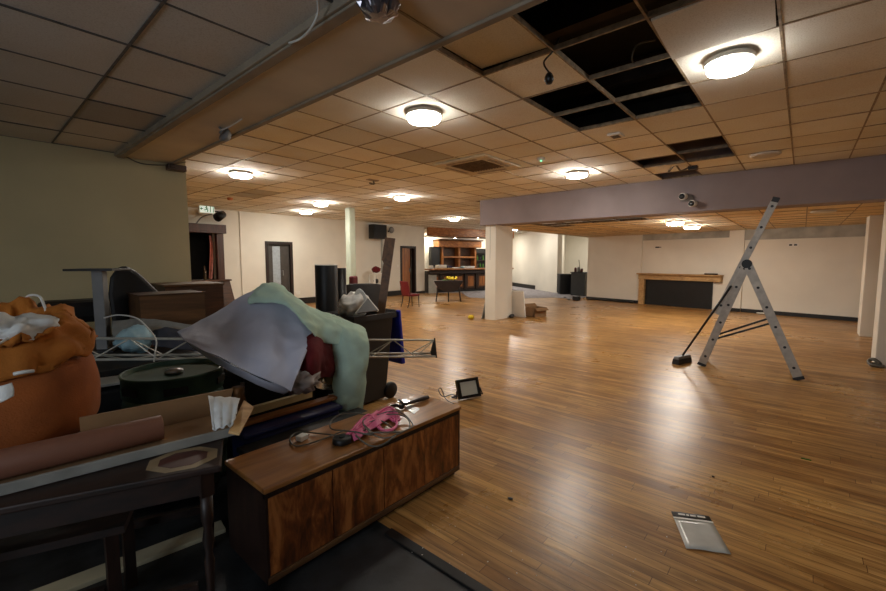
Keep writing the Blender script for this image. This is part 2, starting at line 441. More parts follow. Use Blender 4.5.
def tiled(name, x0, y0, px, py, ni, nj, z, mat, holes=(), stained={}, skip=lambda x, y: False, thick=.016, tone=(.86, 1.06), bar=m_tbar, barw=.015):
    """suspended ceiling: mineral tiles on a metal grid; missing tiles stay open to the slab above"""
    mb = MB(); lay = mb.bm.faces.layers.float.new('tile_tone')
    hs = set(holes)
    for i in range(ni):
        for j in range(nj):
            if (i, j) in hs: continue
            xa, xb, ya, yb = x0+i*px, x0+(i+1)*px, y0+j*py, y0+(j+1)*py
            if skip((xa+xb)/2, (ya+yb)/2): continue
            dz = random.uniform(-.002, .004); n0 = len(mb.bm.faces)
            mb.box(xa+.006, xb-.006, ya+.006, yb-.006, z+dz, z+dz+thick)
            mb.bm.faces.ensure_lookup_table()
            t = stained.get((i, j), random.uniform(*tone))
            for f in mb.bm.faces[n0:]: f[lay] = t
    o = struct(name, mb, mat, local=True)
    g = MB(); w = barw/2
    xe, ye = x0+ni*px, y0+nj*py
    for i in range(ni+1):
        # broken where the ceiling stops
        run = None
        for j in range(nj+1):
            ok = j < nj and not (skip(x0+(i-.5)*px, y0+(j+.5)*py) and skip(x0+(i+.5)*px, y0+(j+.5)*py))
            if ok and run is None: run = j
            if not ok and run is not None:
                g.box(x0+i*px-w, x0+i*px+w, y0+run*py, y0+j*py, z-.004, z+.001); g.box(x0+i*px-.003, x0+i*px+.003, y0+run*py, y0+j*py, z+.001, z+.034); run = None
    for j in range(nj+1):
        run = None
        for i in range(ni+1):
            ok = i < ni and not (skip(x0+(i+.5)*px, y0+(j-.5)*py) and skip(x0+(i+.5)*px, y0+(j+.5)*py))
            if ok and run is None: run = i
            if not ok and run is not None:
                g.box(x0+run*px, x0+i*px, y0+j*py-w, y0+j*py+w, z-.0045, z+.001); g.box(x0+run*px, x0+i*px, y0+j*py-.003, y0+j*py+.003, z+.001, z+.034); run = None
    return o, g

GX, GY, PX, PY = 3.33, .183, .608, .588
I0, J0 = -3, -11
def cell(i, j): return (i-I0, j-J0)
holes = [cell(*c) for c in ((0, 2), (1, 2), (-2, 1), (-1, 1), (0, 1), (1, 1), (-2, 0), (-1, 0), (-2, 2), (4, 1), (5, 1), (5, 2), (7, 2), (-3, 1))]
stain = {cell(1, 6): .55, cell(9, 16): .7}
for px_, py_, v in ((250, 194, .55), (268, 194, .62), (307, 197, .5), (322, 198, .62), (150, 150, .8)):
    p = at(px_, py_, z=ZC); stain[cell(math.floor((p.x-GX)/PX), math.floor((p.y-GY)/PY))] = v
# slots where tiles have slipped, far off by the beam and the long wall
def main_skip(x, y):
    if x > 8.4 and y < 6.0: return True                     # the low ceiling takes over
    if y > 12.6 and x < 13: return True
    return False
o, g = tiled('ceiling', GX+I0*PX, GY+J0*PY, PX, PY, 38, 41, ZC, m_tile, holes, stain, main_skip)
struct('trim_1', g, m_tbar, local=True)
LX0 = .70-.58*6-.02
def left_skip(x, y): return y > 5.9
o, g = tiled('ceiling_entrance', .70-.56*7, 5.93-.6*16, .56, .6, 8, 16, ZL, m_tile_l, [(7, 8)], {(7, 13): .62, (6, 15): .9}, left_skip, tone=(.93, 1.05))
struct('trim_2', g, m_tbar_d, local=True)
LB = [cell(0, 0)]
def low_skip(x, y): return False
lowh = []
o, g = tiled('ceiling_low', 8.62, 6.0-.6*20, .6, .6, 12, 20, ZB, m_tile_y, [(0, 17), (0, 16), (0, 15), (0, 14), (1, 17), (0, 6)], {}, low_skip, tone=(.88, 1.05))
struct('trim_3', g, m_tbar, local=True)
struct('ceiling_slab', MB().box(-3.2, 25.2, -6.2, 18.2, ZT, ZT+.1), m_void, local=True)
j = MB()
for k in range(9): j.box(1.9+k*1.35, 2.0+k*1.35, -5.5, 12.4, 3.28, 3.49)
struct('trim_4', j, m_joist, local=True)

# dropped soffit between the entrance and the hall, with its cove and edge bead
sf = MB().box(1.26, 1.77, -6, 5.93, ZS, ZS+.03).box(1.74, 1.77, -6, 5.93, ZS+.03, 3.49)
struct('ceiling_soffit', sf, m_soffit, local=True)
cv = MB().box(1.215, 1.262, -6, 5.93, ZS-.012, ZL+.02).box(1.235, 1.30, -6, 5.93, ZS-.022, ZS-.001)
cv.box(1.745, 1.79, -6, 5.93, ZS-.018, ZS+.002)
struct('trim_5', cv, M('cove_paint', (150, 138, 120), .7, var=.1), local=True, bev=.006)
jb = MB().box(1.30, 1.745, 1.50, 1.515, ZS-.004, ZS)
struct('trim_6', jb, m_tbar, local=True)

# the hall beam and its two columns
YB = at(480, 212, x=8.2).y
struct('beam', MB().box(8.2, 8.6, -6, YB, ZB, 3.49), m_beam, local=True)
p0 = at(495.5, 320.4, z=0)
struct('column_1', MB().box(p0.x-.02, p0.x+.74, p0.y, p0.y+.30, 0, ZB), m_wall2, local=True, bev=.008)
p1 = at(350, 208, z=ZC)
struct('column_2', MB().box(p1.x-.10, p1.x+.10, p1.y-.10, p1.y+.10, 0, ZC), M('pale_green_paint', (196, 206, 188), .6, var=.04), local=True, bev=.02)
struct('column_3', MB().box(8.13, 8.55, -1.4, -.82, 0, ZB), m_wall2, local=True, bev=.01)
struct('column_4', MB().box(11.1, 11.55, -1.5, -.885, 0, ZB), m_wall2, local=True, bev=.01)
# dark chip at the column foot and the crack down its side
struct('trim_7', MB().box(p0.x-.024, p0.x-.019, p0.y+.155, p0.y+.167, 1.45, 2.25), m_strip, local=True)

# walls
wl = MB().box(-3, 1.93, 5.93, 6.05, 0, ZT)
struct('wall_left', wl, m_wall3, local=True)
def wall_y(y, th, x0, x1, z1, openings):
    mb = MB(); xs = x0
    for a, b, za, zb in sorted(openings):
        mb.box(xs, a, y, y+th, 0, z1)
        if za > 0: mb.box(a, b, y, y+th, 0, za)
        mb.box(a, b, y, y+th, zb, z1); xs = b
    mb.box(xs, x1, y, y+th, 0, z1)
    return mb
YW = 12.5
D1 = (6.2, 6.98, 0, 1.96); D2 = (11.86, 12.64, 0, 1.96); BO = (3.5, 4.70, .9, 2.2)
struct('wall_far', wall_y(YW, .16, -3, 13.25, ZT, [D1, D2, BO]), m_wall, local=True)
struct('wall_west', MB().box(-3.15, -3, -6, -1.2, 0, ZT).box(-3.15, -3, 1.6, 12.6, 0, ZT).box(-3.15, -3, -1.2, 1.6, 0, .9).box(-3.15, -3, -1.2, 1.6, 2.4, ZT), m_wall3, local=True)
struct('wall_south', MB().box(-3.15, 14, -6.15, -6, 0, ZT), m_wall2, local=True)
wf = MB().box(-3.13, -3.02, -1.2, -1.13, .9, 2.4).box(-3.13, -3.02, 1.53, 1.6, .9, 2.4).box(-3.13, -3.02, .17, .24, .9, 2.4).box(-3.13, -3.02, -1.2, 1.6, .9, .97).box(-3.13, -3.02, -1.2, 1.6, 2.33, 2.4)
struct('window_1', wf, m_white_p, local=True)

def seg_wall(a, b, th, z0, z1, off=0):
    """upright slab from a to b, its face to the hall on the right-hand side of a->b"""
    a, b = Vector((a[0], a[1], 0)), Vector((b[0], b[1], 0)); d = (b-a).normalized(); n = Vector((d.y, -d.x, 0))
    p, q = a+n*off, b+n*off
    return [(p.x, p.y), (q.x, q.y), ((q-n*th).x, (q-n*th).y), ((p-n*th).x, (p-n*th).y)]
# right-hand wall: runs slightly off square; face line R(t)
RA, RB = Vector((15.08, 6.0, 0)), Vector((12.62, -6.05, 0))
rd = (RB-RA).normalized(); rn = Vector((rd.y, -rd.x, 0))            # rn points into the hall
if rn.x > 0: rn = -rn
def RW(px, py=None):
    """distance along the wall under a sighted pixel column"""
    r = FW*FPX+RT*(px-443); 
    den = r.x*rn.x+r.y*rn.y; t = (RA.x*rn.x+RA.y*rn.y)/den
    p = Vector((r.x*t, r.y*t, 0)); return (p-RA).dot(rd)
def rbox(mb, s0, s1, o0, o1, z0, z1):
    a, b = RA+rd*s0, RA+rd*s1
    c = [a+rn*o0, b+rn*o0, b+rn*o1, a+rn*o1]
    mb.hexa([Vector((p.x, p.y, z0)) for p in c]+[Vector((p.x, p.y, z1)) for p in c]); return mb
LR = (RB-RA).length
s640, s726, s741, s865 = RW(640), RW(726), RW(741), RW(865)
wr = MB(); rbox(wr, 0, LR, -.35, -.06, 0, ZT); rbox(wr, 0, s640, -.06, 0, 0, ZT); rbox(wr, s726, s741, -.06, 0, 0, ZT); rbox(wr, s865, LR, -.06, 0, 0, ZT)
struct('wall_right', wr, m_wall2, local=True)
st = MB(); rbox(st, s640, s726, -.06, -.03, 2.08, ZB+.05); rbox(st, s741, s865, -.06, -.03, 1.99, ZB+.05)
struct('trim_8', st, m_strip, local=True)
bs = MB(); rbox(bs, 0, s640, 0, .02, 0, .1); rbox(bs, s726, s741, 0, .02, 0, .1); rbox(bs, s741, s865, -.06, -.04, 0, .1)
struct('baseboard_right', bs, m_blk, local=True)
struct('baseboard_far', MB().box(4.95, D1[0]-.05, YW-.02, YW, 0, .2).box(D1[1]+.05, D2[0]-.06, YW-.02, YW, 0, .2).box(D2[1]+.06, 13.25, YW-.02, YW, 0, .1), m_blk, local=True)
# far end beyond the column
FA, FB = Vector((23.6, 16.9, 0)), Vector((17.0, 8.1, 0))
fw = MB().prism(seg_wall(FA, FB, .2, 0, ZT), 0, ZT)
struct('wall_end', fw, m_wall2, local=True)
struct('wall_pier', MB().prism([(17.0, 8.1), (17.25, 8.0), (20.2, 9.2), (20.0, 9.4)], 0, ZT), m_wall, local=True)
struct('wall_recess', MB().box(20.0, 20.2, 4.5, 9.3, 0, ZT), m_wall2, local=True)
struct('wall_side', MB().box(15.3, 20.2, 5.2, 5.4, 0, ZT), m_wall2, local=True)
struct('wall_back', MB().box(13.1, 24, 17.6, 17.8, 0, ZT).box(13.1, 13.25, 12.66, 17.6, 0, ZT), m_wall, local=True)
d = (FB-FA).normalized()
n = Vector((d.y, -d.x, 0)); 
a, b = at(511, 286, z=0), at(541, 290.4, z=0)
bb = MB().prism([(p.x, p.y) for p in (FA+d*.1-n*-.0+n*.03, FB-d*2.2+n*.03, FB-d*2.2, FA+d*.1)], 0, .2)
struct('baseboard_end', bb, m_blk, local=True)
# corner trunking and conduits on the long wall
q = at(241, 250, y=YW)
struct('trim_9', MB().box(q.x-.02, q.x+.02, YW-.03, YW, .2, ZC), m_wall, local=True)
q = at(382, 260, y=YW)
struct('trim_10', MB().box(q.x-.05, q.x+.05, YW-.04, YW, .2, 2.4), m_strip, local=True)

# doors in the long wall
def door(nm, D, leaf_fn):
    f = MB()
    f.box(D[0]-.06, D[0]+.03, YW-.03, YW+.15, 0, D[3]+.06).box(D[1]-.03, D[1]+.06, YW-.03, YW+.15, 0, D[3]+.06).box(D[0]+.03, D[1]-.03, YW-.03, YW+.15, D[3]-.03, D[3]+.06)
    o = struct(nm, f, m_dwood_z)
    leaf_fn(o)
    return o
def leaf1(o):
    obj('door_leaf', MB().box(6.23, 6.40, YW+.06, YW+.10, 0, 1.93).box(6.66, 6.95, YW+.06, YW+.10, 0, 1.93).box(6.40, 6.66, YW+.06, YW+.10, 0, .12).box(6.40, 6.66, YW+.06, YW+.10, 1.88, 1.93), M('grey_door_paint', (70, 66, 62), .5), o)
    obj('pane', MB().box(6.40, 6.66, YW+.075, YW+.085, .12, 1.88), m_glass_l, o)
    obj('door_handle', MB().box(6.70, 6.73, YW+.02, YW+.06, .95, 1.12), m_steel, o)
def leaf2(o):
    T = Matrix.Translation((11.89, YW+.0, 0)) @ Matrix.Rotation(math.radians(9), 4, 'Z')
    obj('door_leaf', MB().box(0, .56, 0, .04, 0, 1.93, T), m_oak_z, o)
    obj('door_handle', MB().box(.48, .52, -.05, -.001, .95, 1.1, T), m_steel, o)
door('door_1', D1, leaf1); door('door_2', D2, leaf2)
rm = MB().box(11.2, 13.2, 13.9, 14.0, 0, 2.6).box(11.1, 11.2, YW+.16, 14, 0, 2.6).box(5.6, 7.6, 13.6, 13.7, 0, 2.6)
struct('wall_backroom', rm, m_cordiv, local=True)
struct('wall_hatch_room', MB().box(3.0, 5.1, 13.6, 13.7, 0, 2.8).box(5.0, 5.1, YW+.16, 13.7, 0, 2.8).box(2.9, 3.0, YW+.16, 13.7, 0, 2.8), m_blk, local=True)
# serving hatch with its timber front
hf = MB().box(3.4, 4.94, YW-.22, YW-.001, 2.18, 2.42).box(4.70, 4.88, YW-.16, YW-.001, .9, 2.2).box(3.4, 3.5, YW-.16, YW-.001, .9, 2.2)
o = struct('door_3', hf, m_mahog_z, bev=.006)
obj('counter_front', MB().hexa([(3.4, YW-.30, 0), (5.12, YW-.30, 0), (5.12, YW-.001, 0), (3.4, YW-.001, 0), (3.4, YW-.18, .86), (4.99, YW-.18, .86), (4.99, YW-.001, .86), (3.4, YW-.001, .86)]), m_mahog, o)
obj('counter_ledge', MB().box(3.4, 5.02, YW-.24, YW-.001, .86, .9), m_mahog, o)

# ================================================================== LIGHTS
def lamp(px, py, zc, label, lit=True, r=.165, group='round bulkhead lamps on the ceilings', hi=True):
    p = at(px, py, z=zc-.06)
    t = thing('ceiling_light', label, 'ceiling light', (p.x, p.y, zc), 0, group)
    near = not hi
    zc0, h = (.040, .062) if near else (.034, .050)
    if not lit: zc0, h = .022, .014
    obj('base', MB().lathe([(r*.98, zc-.008), (r*1.03, zc-.014), (r*1.03, zc-zc0), (r*.97, zc-zc0-.004), (r*.9, zc-zc0-.004)], (p.x, p.y, 0), 36), m_white_p, t, smooth=True)
    z0 = zc-zc0-.0045
    obj('diffuser', MB().lathe([(r*.955, z0), (r*.955, z0-h*.45), (r*.88, z0-h*.75), (r*.6, z0-h*.95), (0, z0-h)], (p.x, p.y, 0), 36), (m_lamp_hi if hi else m_lamp) if lit else m_lamp_off, t, smooth=True)
    return t
lamp(729, 66, ZC, 'big round lit ceiling lamp next to the run of open black ceiling gaps', hi=False, r=.145)
lamp(424, 118, ZC, 'round lit drum lamp on tiles near the soffit, above the rubbish heap', hi=False)
lamp(241, 176, ZC, 'lit round lamp just past the corner of the magnolia wall')
lamp(577, 176, ZC, 'lit round lamp beyond the green indicator, before the mauve beam')
lamp(402, 199, ZC, 'lit round lamp between the thin pale column and the mauve beam end')
lamp(321, 205, ZC, 'upper of the two lit lamps close together near the thin column')
lamp(306, 213, ZC, 'lower of the two lit lamps, closest to the glazed door')
lamp(454, 220, ZC, 'lit round lamp hanging over the front of the bar')
lamp(675, 224, ZB, 'first of two lit lamps on the low tan ceiling, closer to the beam')
lamp(692, 228, ZB, 'second of two lit lamps on the low tan ceiling, closer to the timber mantel')
lamp(515, 229.5, ZC, 'lit lamp half hidden behind the top of the white column')
lamp(534, 228.9, ZC, 'lit lamp seen just under the low ceiling edge beyond the white column', hi=False)
lamp(765, 158, ZC, 'unlit flat round lamp on the main ceiling by the beam', False)
lamp(823, 214, ZB, 'unlit round lamp on the low tan ceiling over the ladder side', False)
lamp(375, 212, ZC, 'small unlit round fitting, nearer the thin column of a pair', False, .13, 'small unlit fittings')
lamp(388, 210, ZC, 'small unlit round fitting, nearer the beam of a pair', False, .13, 'small unlit fittings')
# small downlights recessed in the bar canopy
def canopy_light(px, label):
    p = at(px, 238, z=2.495)
    t = thing('downlight', label, 'downlight', tuple(p), 0, 'downlights under the bar canopy')
    obj('rim', MB().lathe([(.07, 2.499), (.07, 2.49), (.052, 2.489)], (p.x, p.y, 0), 20), m_white_p, t, smooth=True)
    obj('bulb', MB().lathe([(.05, 2.4885), (.03, 2.484), (0, 2.483)], (p.x, p.y, 0), 16), m_lamp_hi, t, smooth=True)
# unseen fill lights added for the recess and bar, and the daylight that reaches in from the entrance window
def area(name, loc, size, energy, color, rot):
    l = bpy.data.lights.new(name, 'AREA'); l.shape = 'RECTANGLE'; l.size, l.size_y = size; l.energy = energy; l.color = color
    o = bpy.data.objects.new(name, l); COL.objects.link(o); o.location = loc; o.rotation_euler = rot
    return o
area('recess_fill', (18.2, 7.2, ZC-.05), (.4, .4), 45, (1, .93, .82), (0, 0, 0))  # added without a fixture to brighten the recess wall
area('bar_fill', (15.2, 13.9, ZC-.05), (.9, .3), 60, (1, .88, .68), (0, 0, 0))  # added fill behind the canopy, lifts the dark bar wall
area('bar_end_fill', (18.4, 12.2, ZC-.05), (.4, .4), 60, (1, .93, .82), (0, 0, 0))  # added fill for the end wall, no lamp modelled
area('window_daylight', (-3.2, .2, 1.65), (2.6, 1.4), 118, (.82, .90, 1.0), (0, math.radians(-90), 0))
w = bpy.data.worlds.new('world'); SC.world = w; w.use_nodes = True
w.node_tree.nodes['Background'].inputs[0].default_value = (.5, .62, .8, 1)
w.node_tree.nodes['Background'].inputs[1].default_value = .05

# ================================================================== CEILING FITTINGS
c = Vector((GX+2.93*PX, GY+6.05*PY, 0))
t = thing('air_conditioner', 'square ceiling air conditioner cassette with dusty brown grille', 'air conditioner', (c.x, c.y, ZC))
fr = MB()
for a, b, e, f in ((-.47, .47, -.47, -.30), (-.47, .47, .30, .47), (-.47, -.30, -.30, .30), (.30, .47, -.30, .30)): fr.box(c.x+a, c.x+b, c.y+e, c.y+f, ZC-.035, ZC-.006)
obj('frame', fr, M('yellowed_plastic', (206, 190, 158), .5), t, bev=.008)
gr = MB().box(c.x-.30, c.x+.30, c.y-.30, c.y+.30, ZC-.018, ZC-.008)
for k in range(12): gr.box(c.x-.29, c.x+.29, c.y-.28+k*.05, c.y-.265+k*.05, ZC-.03, ZC-.018)
obj('grille', gr, m_vent, t)
fl = MB()
for a in (-1, 1): fl.box(c.x-.26, c.x+.26, c.y+a*.385-.03, c.y+a*.385+.03, ZC-.042, ZC-.036).box(c.x+a*.385-.03, c.x+a*.385+.03, c.y-.26, c.y+.26, ZC-.042, ZC-.036)
obj('air_flap', fl, m_tbar, t)

p = at(541, 160, z=ZC-.03)
t = thing('smoke_detector', 'round white detector with a green indicator on the tiles', 'smoke detector', (p.x, p.y, ZC))
obj('body', MB().lathe([(.055, ZC-.002), (.055, ZC-.02), (.045, ZC-.04), (0, ZC-.045)], (p.x, p.y, 0), 20), m_white_p, t, smooth=True)
obj('indicator', MB().ball((p.x-.02, p.y-.012, ZC-.043), .012, 10, 6), m_green_led, t)
p = at(230, 199, z=ZC-.03)
tag(obj('smoke_detector', MB().lathe([(.06, ZC-.003), (.06, ZC-.03), (.05, ZC-.055), (0, ZC-.06)], (p.x, p.y, 0), 16), m_orange, smooth=True), 'aged orange detector dome by the exit sign', 'smoke detector')
p = at(616, 134, z=ZC)
t = thing('ceiling_socket', 'small square socket with a white rim between open ceiling gaps', 'socket', (p.x, p.y, ZC))
obj('plate', MB().box(p.x-.085, p.x+.085, p.y-.07, p.y+.07, ZC-.03, ZC-.006), m_white_p, t, bev=.004)
obj('recess', MB().box(p.x-.055, p.x+.055, p.y-.042, p.y+.042, ZC-.034, ZC-.0305), m_blk_p, t)

# cable hanging with its black pear switch
a, b = at(553, 51, z=ZC), at(549, 80, z=2.66)
b = a+Vector((-.02, .03, -.2)); 
bq = at(549, 79, d=(a-Vector((0, 0, CAM_H))).dot(FW)-.03)
t = thing('pendant_sensor', 'black pear-shaped sensor dangling on its cable from a ceiling gap', 'sensor', tuple(bq))
obj('cable', MB().tube([a+Vector((.05, -.02, .10)), a, (a*.6+bq*.4)+Vector((-.03, .04, 0)), bq+Vector((0, 0, .04))], .006, 8, smooth=8), m_blk_p, t, smooth=True)
obj('body', MB().lathe([(0, -.035), (.02, -.03), (.031, -.008), (.03, .012), (.018, .035), (.008, .045), (0, .046)], bq, 18), m_blk_p, t, smooth=True)

# foil duct stub through the soffit
p = at(379, -2, z=ZS-.05)
def crump(a, z): return 1+.16*math.sin(a*5+z*60)+.1*math.sin(a*9-z*110)
t = thing('ceiling_duct', 'crumpled foil duct stub poking through the soffit', 'duct', (p.x, p.y, ZS-.001))
obj('sleeve', MB().lathe([(.07, ZS-.001), (.082, ZS-.03), (.07, ZS-.055), (.082, ZS-.085), (.07, ZS-.115), (.04, ZS-.13), (0, ZS-.132)], (p.x, p.y, 0), 40, fn=crump), m_foil, t)
obj('collar', MB().lathe([(.10, ZS-.001), (.098, ZS-.02), (.086, ZS-.024)], (p.x, p.y, 0), 24), m_tube, t, smooth=True)
# white cable drooping at the cove
a, b = at(317, -6, z=ZL-.02), at(289, 43, z=ZS-.02)
m_ = at(311, 28, z=ZS-.06)
tag(obj('hanging_cable', MB().tube([a, at(318, 12, z=ZL-.05), m_, at(300, 39, z=ZS-.035), b], .0055, 8, smooth=8), m_wcab, smooth=True), 'white cable drooping against the soffit edge', 'cable')
# grey bell at the far end of the soffit
p = at(220, 133, z=ZS-.05)
t = thing('ceiling_bell', 'grey domed bell fixed to the soffit edge on a bent wire', 'bell', (p.x, p.y, ZS))
T = Matrix.Rotation(math.radians(65), 4, 'Y')
obj('dome', MB().lathe([(.062, 0), (.06, .02), (.045, .045), (.02, .06), (0, .062)], p+Vector((.03, 0, -.002)), 20, T=Matrix.Rotation(math.radians(200), 4, 'X') @ T), m_grey_p, t, smooth=True)
obj('bracket', MB().tube([p, p+Vector((.01, -.03, .02)), (p.x, p.y, ZS-.004)], .012, 8), m_grey_p, t, smooth=True)
obj('wire', MB().tube([p+Vector((0, -.02, .02)), p+Vector((.03, -.16, .035)), p+Vector((.02, -.4, .04))], .006, 6, smooth=6), m_wcab, t, smooth=True)
p = Vector((1.80, 5.86, 0))
tag(obj('timber_mount', MB().box(1.70, 1.90, 5.80, 5.90, ZS-.09, ZS-.02).box(1.72, 1.78, 5.78, 5.80, ZS-.07, ZS-.03), m_mahog, bev=.006), 'small brown timber block at the end of the soffit', 'block')
a = at(120, 153, y=5.915); b = at(186, 162, y=5.915)
tag(obj('hanging_cable', MB().tube([a, at(140, 163, y=5.915), at(165, 165, y=5.915), b], .006, 6, smooth=8), m_gcab, smooth=True), 'thin grey cable sagging along the top of the magnolia wall', 'cable')

# slipped and displaced tiles left in the grid
def loose_tile(i, j, dz, tilt, label, mat=m_tile_l):
    cx, cy = GX+(i+.5)*PX, GY+(j+.5)*PY
    T = Matrix.Translation((cx, cy, ZC+dz)) @ Matrix.Rotation(tilt[0], 4, 'X') @ Matrix.Rotation(tilt[1], 4, 'Y') @ Matrix.Rotation(tilt[2], 4, 'Z')
    mb = MB(); lay = mb.bm.faces.layers.float.new('tile_tone'); mb.box(-.29, .29, -.28, .28, 0, .016, T)
    for f in mb.bm.faces: f[lay] = 1.08
    o = obj('ceiling_tile', mb, mat); tag(o, label, 'ceiling tile', 'displaced ceiling tiles'); return o
loose_tile(-2, 2, .03, (.02, -.03, .03), 'pale tile pushed up out of the grid beside the soffit edge')
loose_tile(-1, 0, -.012, (-.055, .02, .02), 'pale tile sagging at the edge of the open ceiling gaps')
# cables lying on the grid in the open gaps
p = at(640, 45, z=ZC+.1)
tag(obj('hanging_cable', MB().tube([at(655, 40, z=ZC+.2), at(637, 45, z=ZC+.12), at(632, 60, z=ZC+.03), at(640, 66, z=ZC+.05)], .006, 6, smooth=8), m_gcab, smooth=True), 'grey cable looping inside the large open ceiling gap', 'cable')
p = at(690, 168, z=ZC-.02)
t = thing('ceiling_fitting', 'tangled black fitting hanging in the ceiling gap by the beam', 'cable', tuple(p))
obj('junction_box', MB().box(p.x-.05, p.x+.06, p.y-.1, p.y+.02, ZC-.05, ZC+.02), m_blk_p, t, bev=.006)
obj('wire', MB().tube([p+Vector((0, 0, .02)), p+Vector((-.1, .1, -.04)), p+Vector((-.2, .16, .03)), p+Vector((-.05, .28, -.03)), p+Vector((.1, .3, .04))], .012, 6, smooth=6), m_gcab, t, smooth=True)
p = at(373, 181, z=ZC-.02)
t = thing('ceiling_fitting', 'small dark broken fitting on the tiles above the thin column', 'cable', (p.x, p.y, ZC))
obj('hook', MB().tube([(p.x, p.y, ZC-.004), (p.x+.02, p.y, ZC-.07), (p.x-.06, p.y+.03, ZC-.06)], .014, 8, smooth=5), m_gcab, t, smooth=True)
obj('plate', MB().box(p.x-.12, p.x+.10, p.y-.05, p.y+.05, ZC-.015, ZC-.004), m_tbar, t)

# twin security lamps on the beam
t0 = at(684, 198, x=8.2)
t = thing('security_spotlight', 'twin-headed white security spotlight fixed on the mauve beam', 'spotlight', tuple(t0))
obj('bracket', MB().box(8.165, 8.199, t0.y-.14, t0.y+.05, t0.z-.06, t0.z+.03), m_grey_p, t, bev=.006)
for px_, py_ in ((683.5, 196), (693, 203)):
    q = at(px_, py_, x=8.10)
    h = obj('lamp_head', MB().cyl((8.17, q.y-.01, q.z), (8.06, q.y+.015, q.z-.01), .05, 18, .058), m_white_p, t, smooth=True, bev=.006)
    obj('lens', MB().cyl((8.059, q.y+.016, q.z-.01), (8.05, q.y+.017, q.z-.011), .046, 18), m_glass_d, h, smooth=True)

# ================================================================== LONG WALL
# exit sign and spot over the hatch
q = at(207, 209, y=YW-.5)
t = thing('exit_sign', 'hanging green and white exit sign box above the serving hatch', 'exit sign', tuple(q))
x0, z0 = q.x, q.z
obj('housing', MB().box(x0-.19, x0+.19, q.y, q.y+.07, z0-.11, z0+.11), m_white_p, t, bev=.006)
obj('face_panel', MB().box(x0-.175, x0+.175, q.y-.006, q.y-.0005, z0-.095, z0+.095), m_exit, t)
sg = MB()
yf = q.y-.009
SIGN = []
def strip2(pts, wdt):
    for a, b in zip(pts, pts[1:]): sg.beam((x0+a[0], yf, z0+a[1]), (x0+b[0], yf, z0+b[1]), wdt, .004, (0, 1, 0)) if False else sg.hexa(_st(a, b, wdt))
def _st(a, b, wd):
    a2, b2 = Vector(a), Vector(b); dd = (b2-a2).normalized(); nn = Vector((-dd.y, dd.x))*wd/2
    P = [a2-nn, b2-nn, b2+nn, a2+nn]
    return [(x0+v.x, yf+.002, z0+v.y) for v in P]+[(x0+v.x, yf-.002, z0+v.y) for v in P]
# running figure, arrow and door outline
strip2([(-.02, .05), (-.01, .0), (.02, -.03), (.005, -.075)], .022); strip2([(-.01, .0), (-.045, -.03), (-.075, -.03)], .02)
strip2([(-.02, .04), (.03, .015)], .016); strip2([(-.02, .04), (-.06, .02)], .016)
sg.cyl((x0-.014, yf+.002, z0+.068), (x0-.014, yf-.002, z0+.068), .018, 12)
m_sign = M('exit_green', (16, 120, 70), .5)
obj('running_figure', sg, m_sign, t)
sg = MB(); strip2([(.08, -.08), (.08, .08), (.15, .08), (.15, -.08)], .018); obj('door_symbol', sg, m_sign, t)
sg = MB(); strip2([(-.15, 0), (-.10, 0)], .02); strip2([(-.13, .03), (-.16, 0), (-.13, -.03)], .016); obj('arrow_symbol', sg, m_sign, t)
for sx in (-.12, .12): obj('hanger', MB().cyl((x0+sx, q.y+.035, z0+.11), (x0+sx, q.y+.035, ZC), .006), m_steel, t)
q = at(219, 216, y=YW-.35)
t = thing('stage_spotlight', 'black spotlight on a bracket beside the exit sign', 'spotlight', tuple(q))
obj('housing', MB().cyl(q+Vector((.12, .05, .06)), q+Vector((-.08, -.1, -.05)), .1, 18, .12), m_blk_m, t, smooth=True)
obj('yoke', MB().beam(q+Vector((0, 0, .1)), (q.x, YW-.001, q.z+.16), .05, .03).box(q.x-.14, q.x+.14, q.y-.02, q.y+.02, q.z+.1, q.z+.13), m_blk_m, t)
tag(obj('hanging_cable', MB().tube([at(223, 208, y=YW-.03), at(236, 208.5, y=YW-.04), at(250, 210, y=YW-.06), at(262, 210.5, y=YW-.04)], .035, 6, smooth=6), m_blk_p, smooth=True), 'black strip standing in for the dark slot along the wall top', 'cable')  # black rod in place of the dark slot at the wall top
tag(obj('hanging_cable', MB().tube([at(196, 224, y=YW-.3), at(202, 217, y=YW-.3), at(212, 214, y=YW-.3)], .015, 6, smooth=6), m_gcab, smooth=True), 'grey cable hanging above the serving hatch head', 'cable')
# garment in the hatch
q = at(216, 262, y=YW+.12)
rows = []
for k, zz in enumerate((2.12, 1.9, 1.6, 1.3, 1.0, .92)):
    rows.append([Vector((4.60+.02*math.sin(k)+u*.05*(1+.1*k), YW+.06+.04*math.sin(u*5+k), zz)) for u in (-.5, -.2, .1, .4, .6)])
tag(obj('hanging_garment', MB().grid(patch(rows, 5)), m_salmon, smooth=True, solid=.02), 'salmon pink cloth hanging inside the serving hatch', 'garment')
tag(obj('bottle', MB().lathe([(.04, .9), (.042, .94), (.042, 1.14), (.018, 1.2), (.018, 1.28), (0, 1.28)], (4.38, YW-.08, .001), 14), m_liquor, smooth=True), 'small dark bottle standing on the hatch ledge', 'bottle')

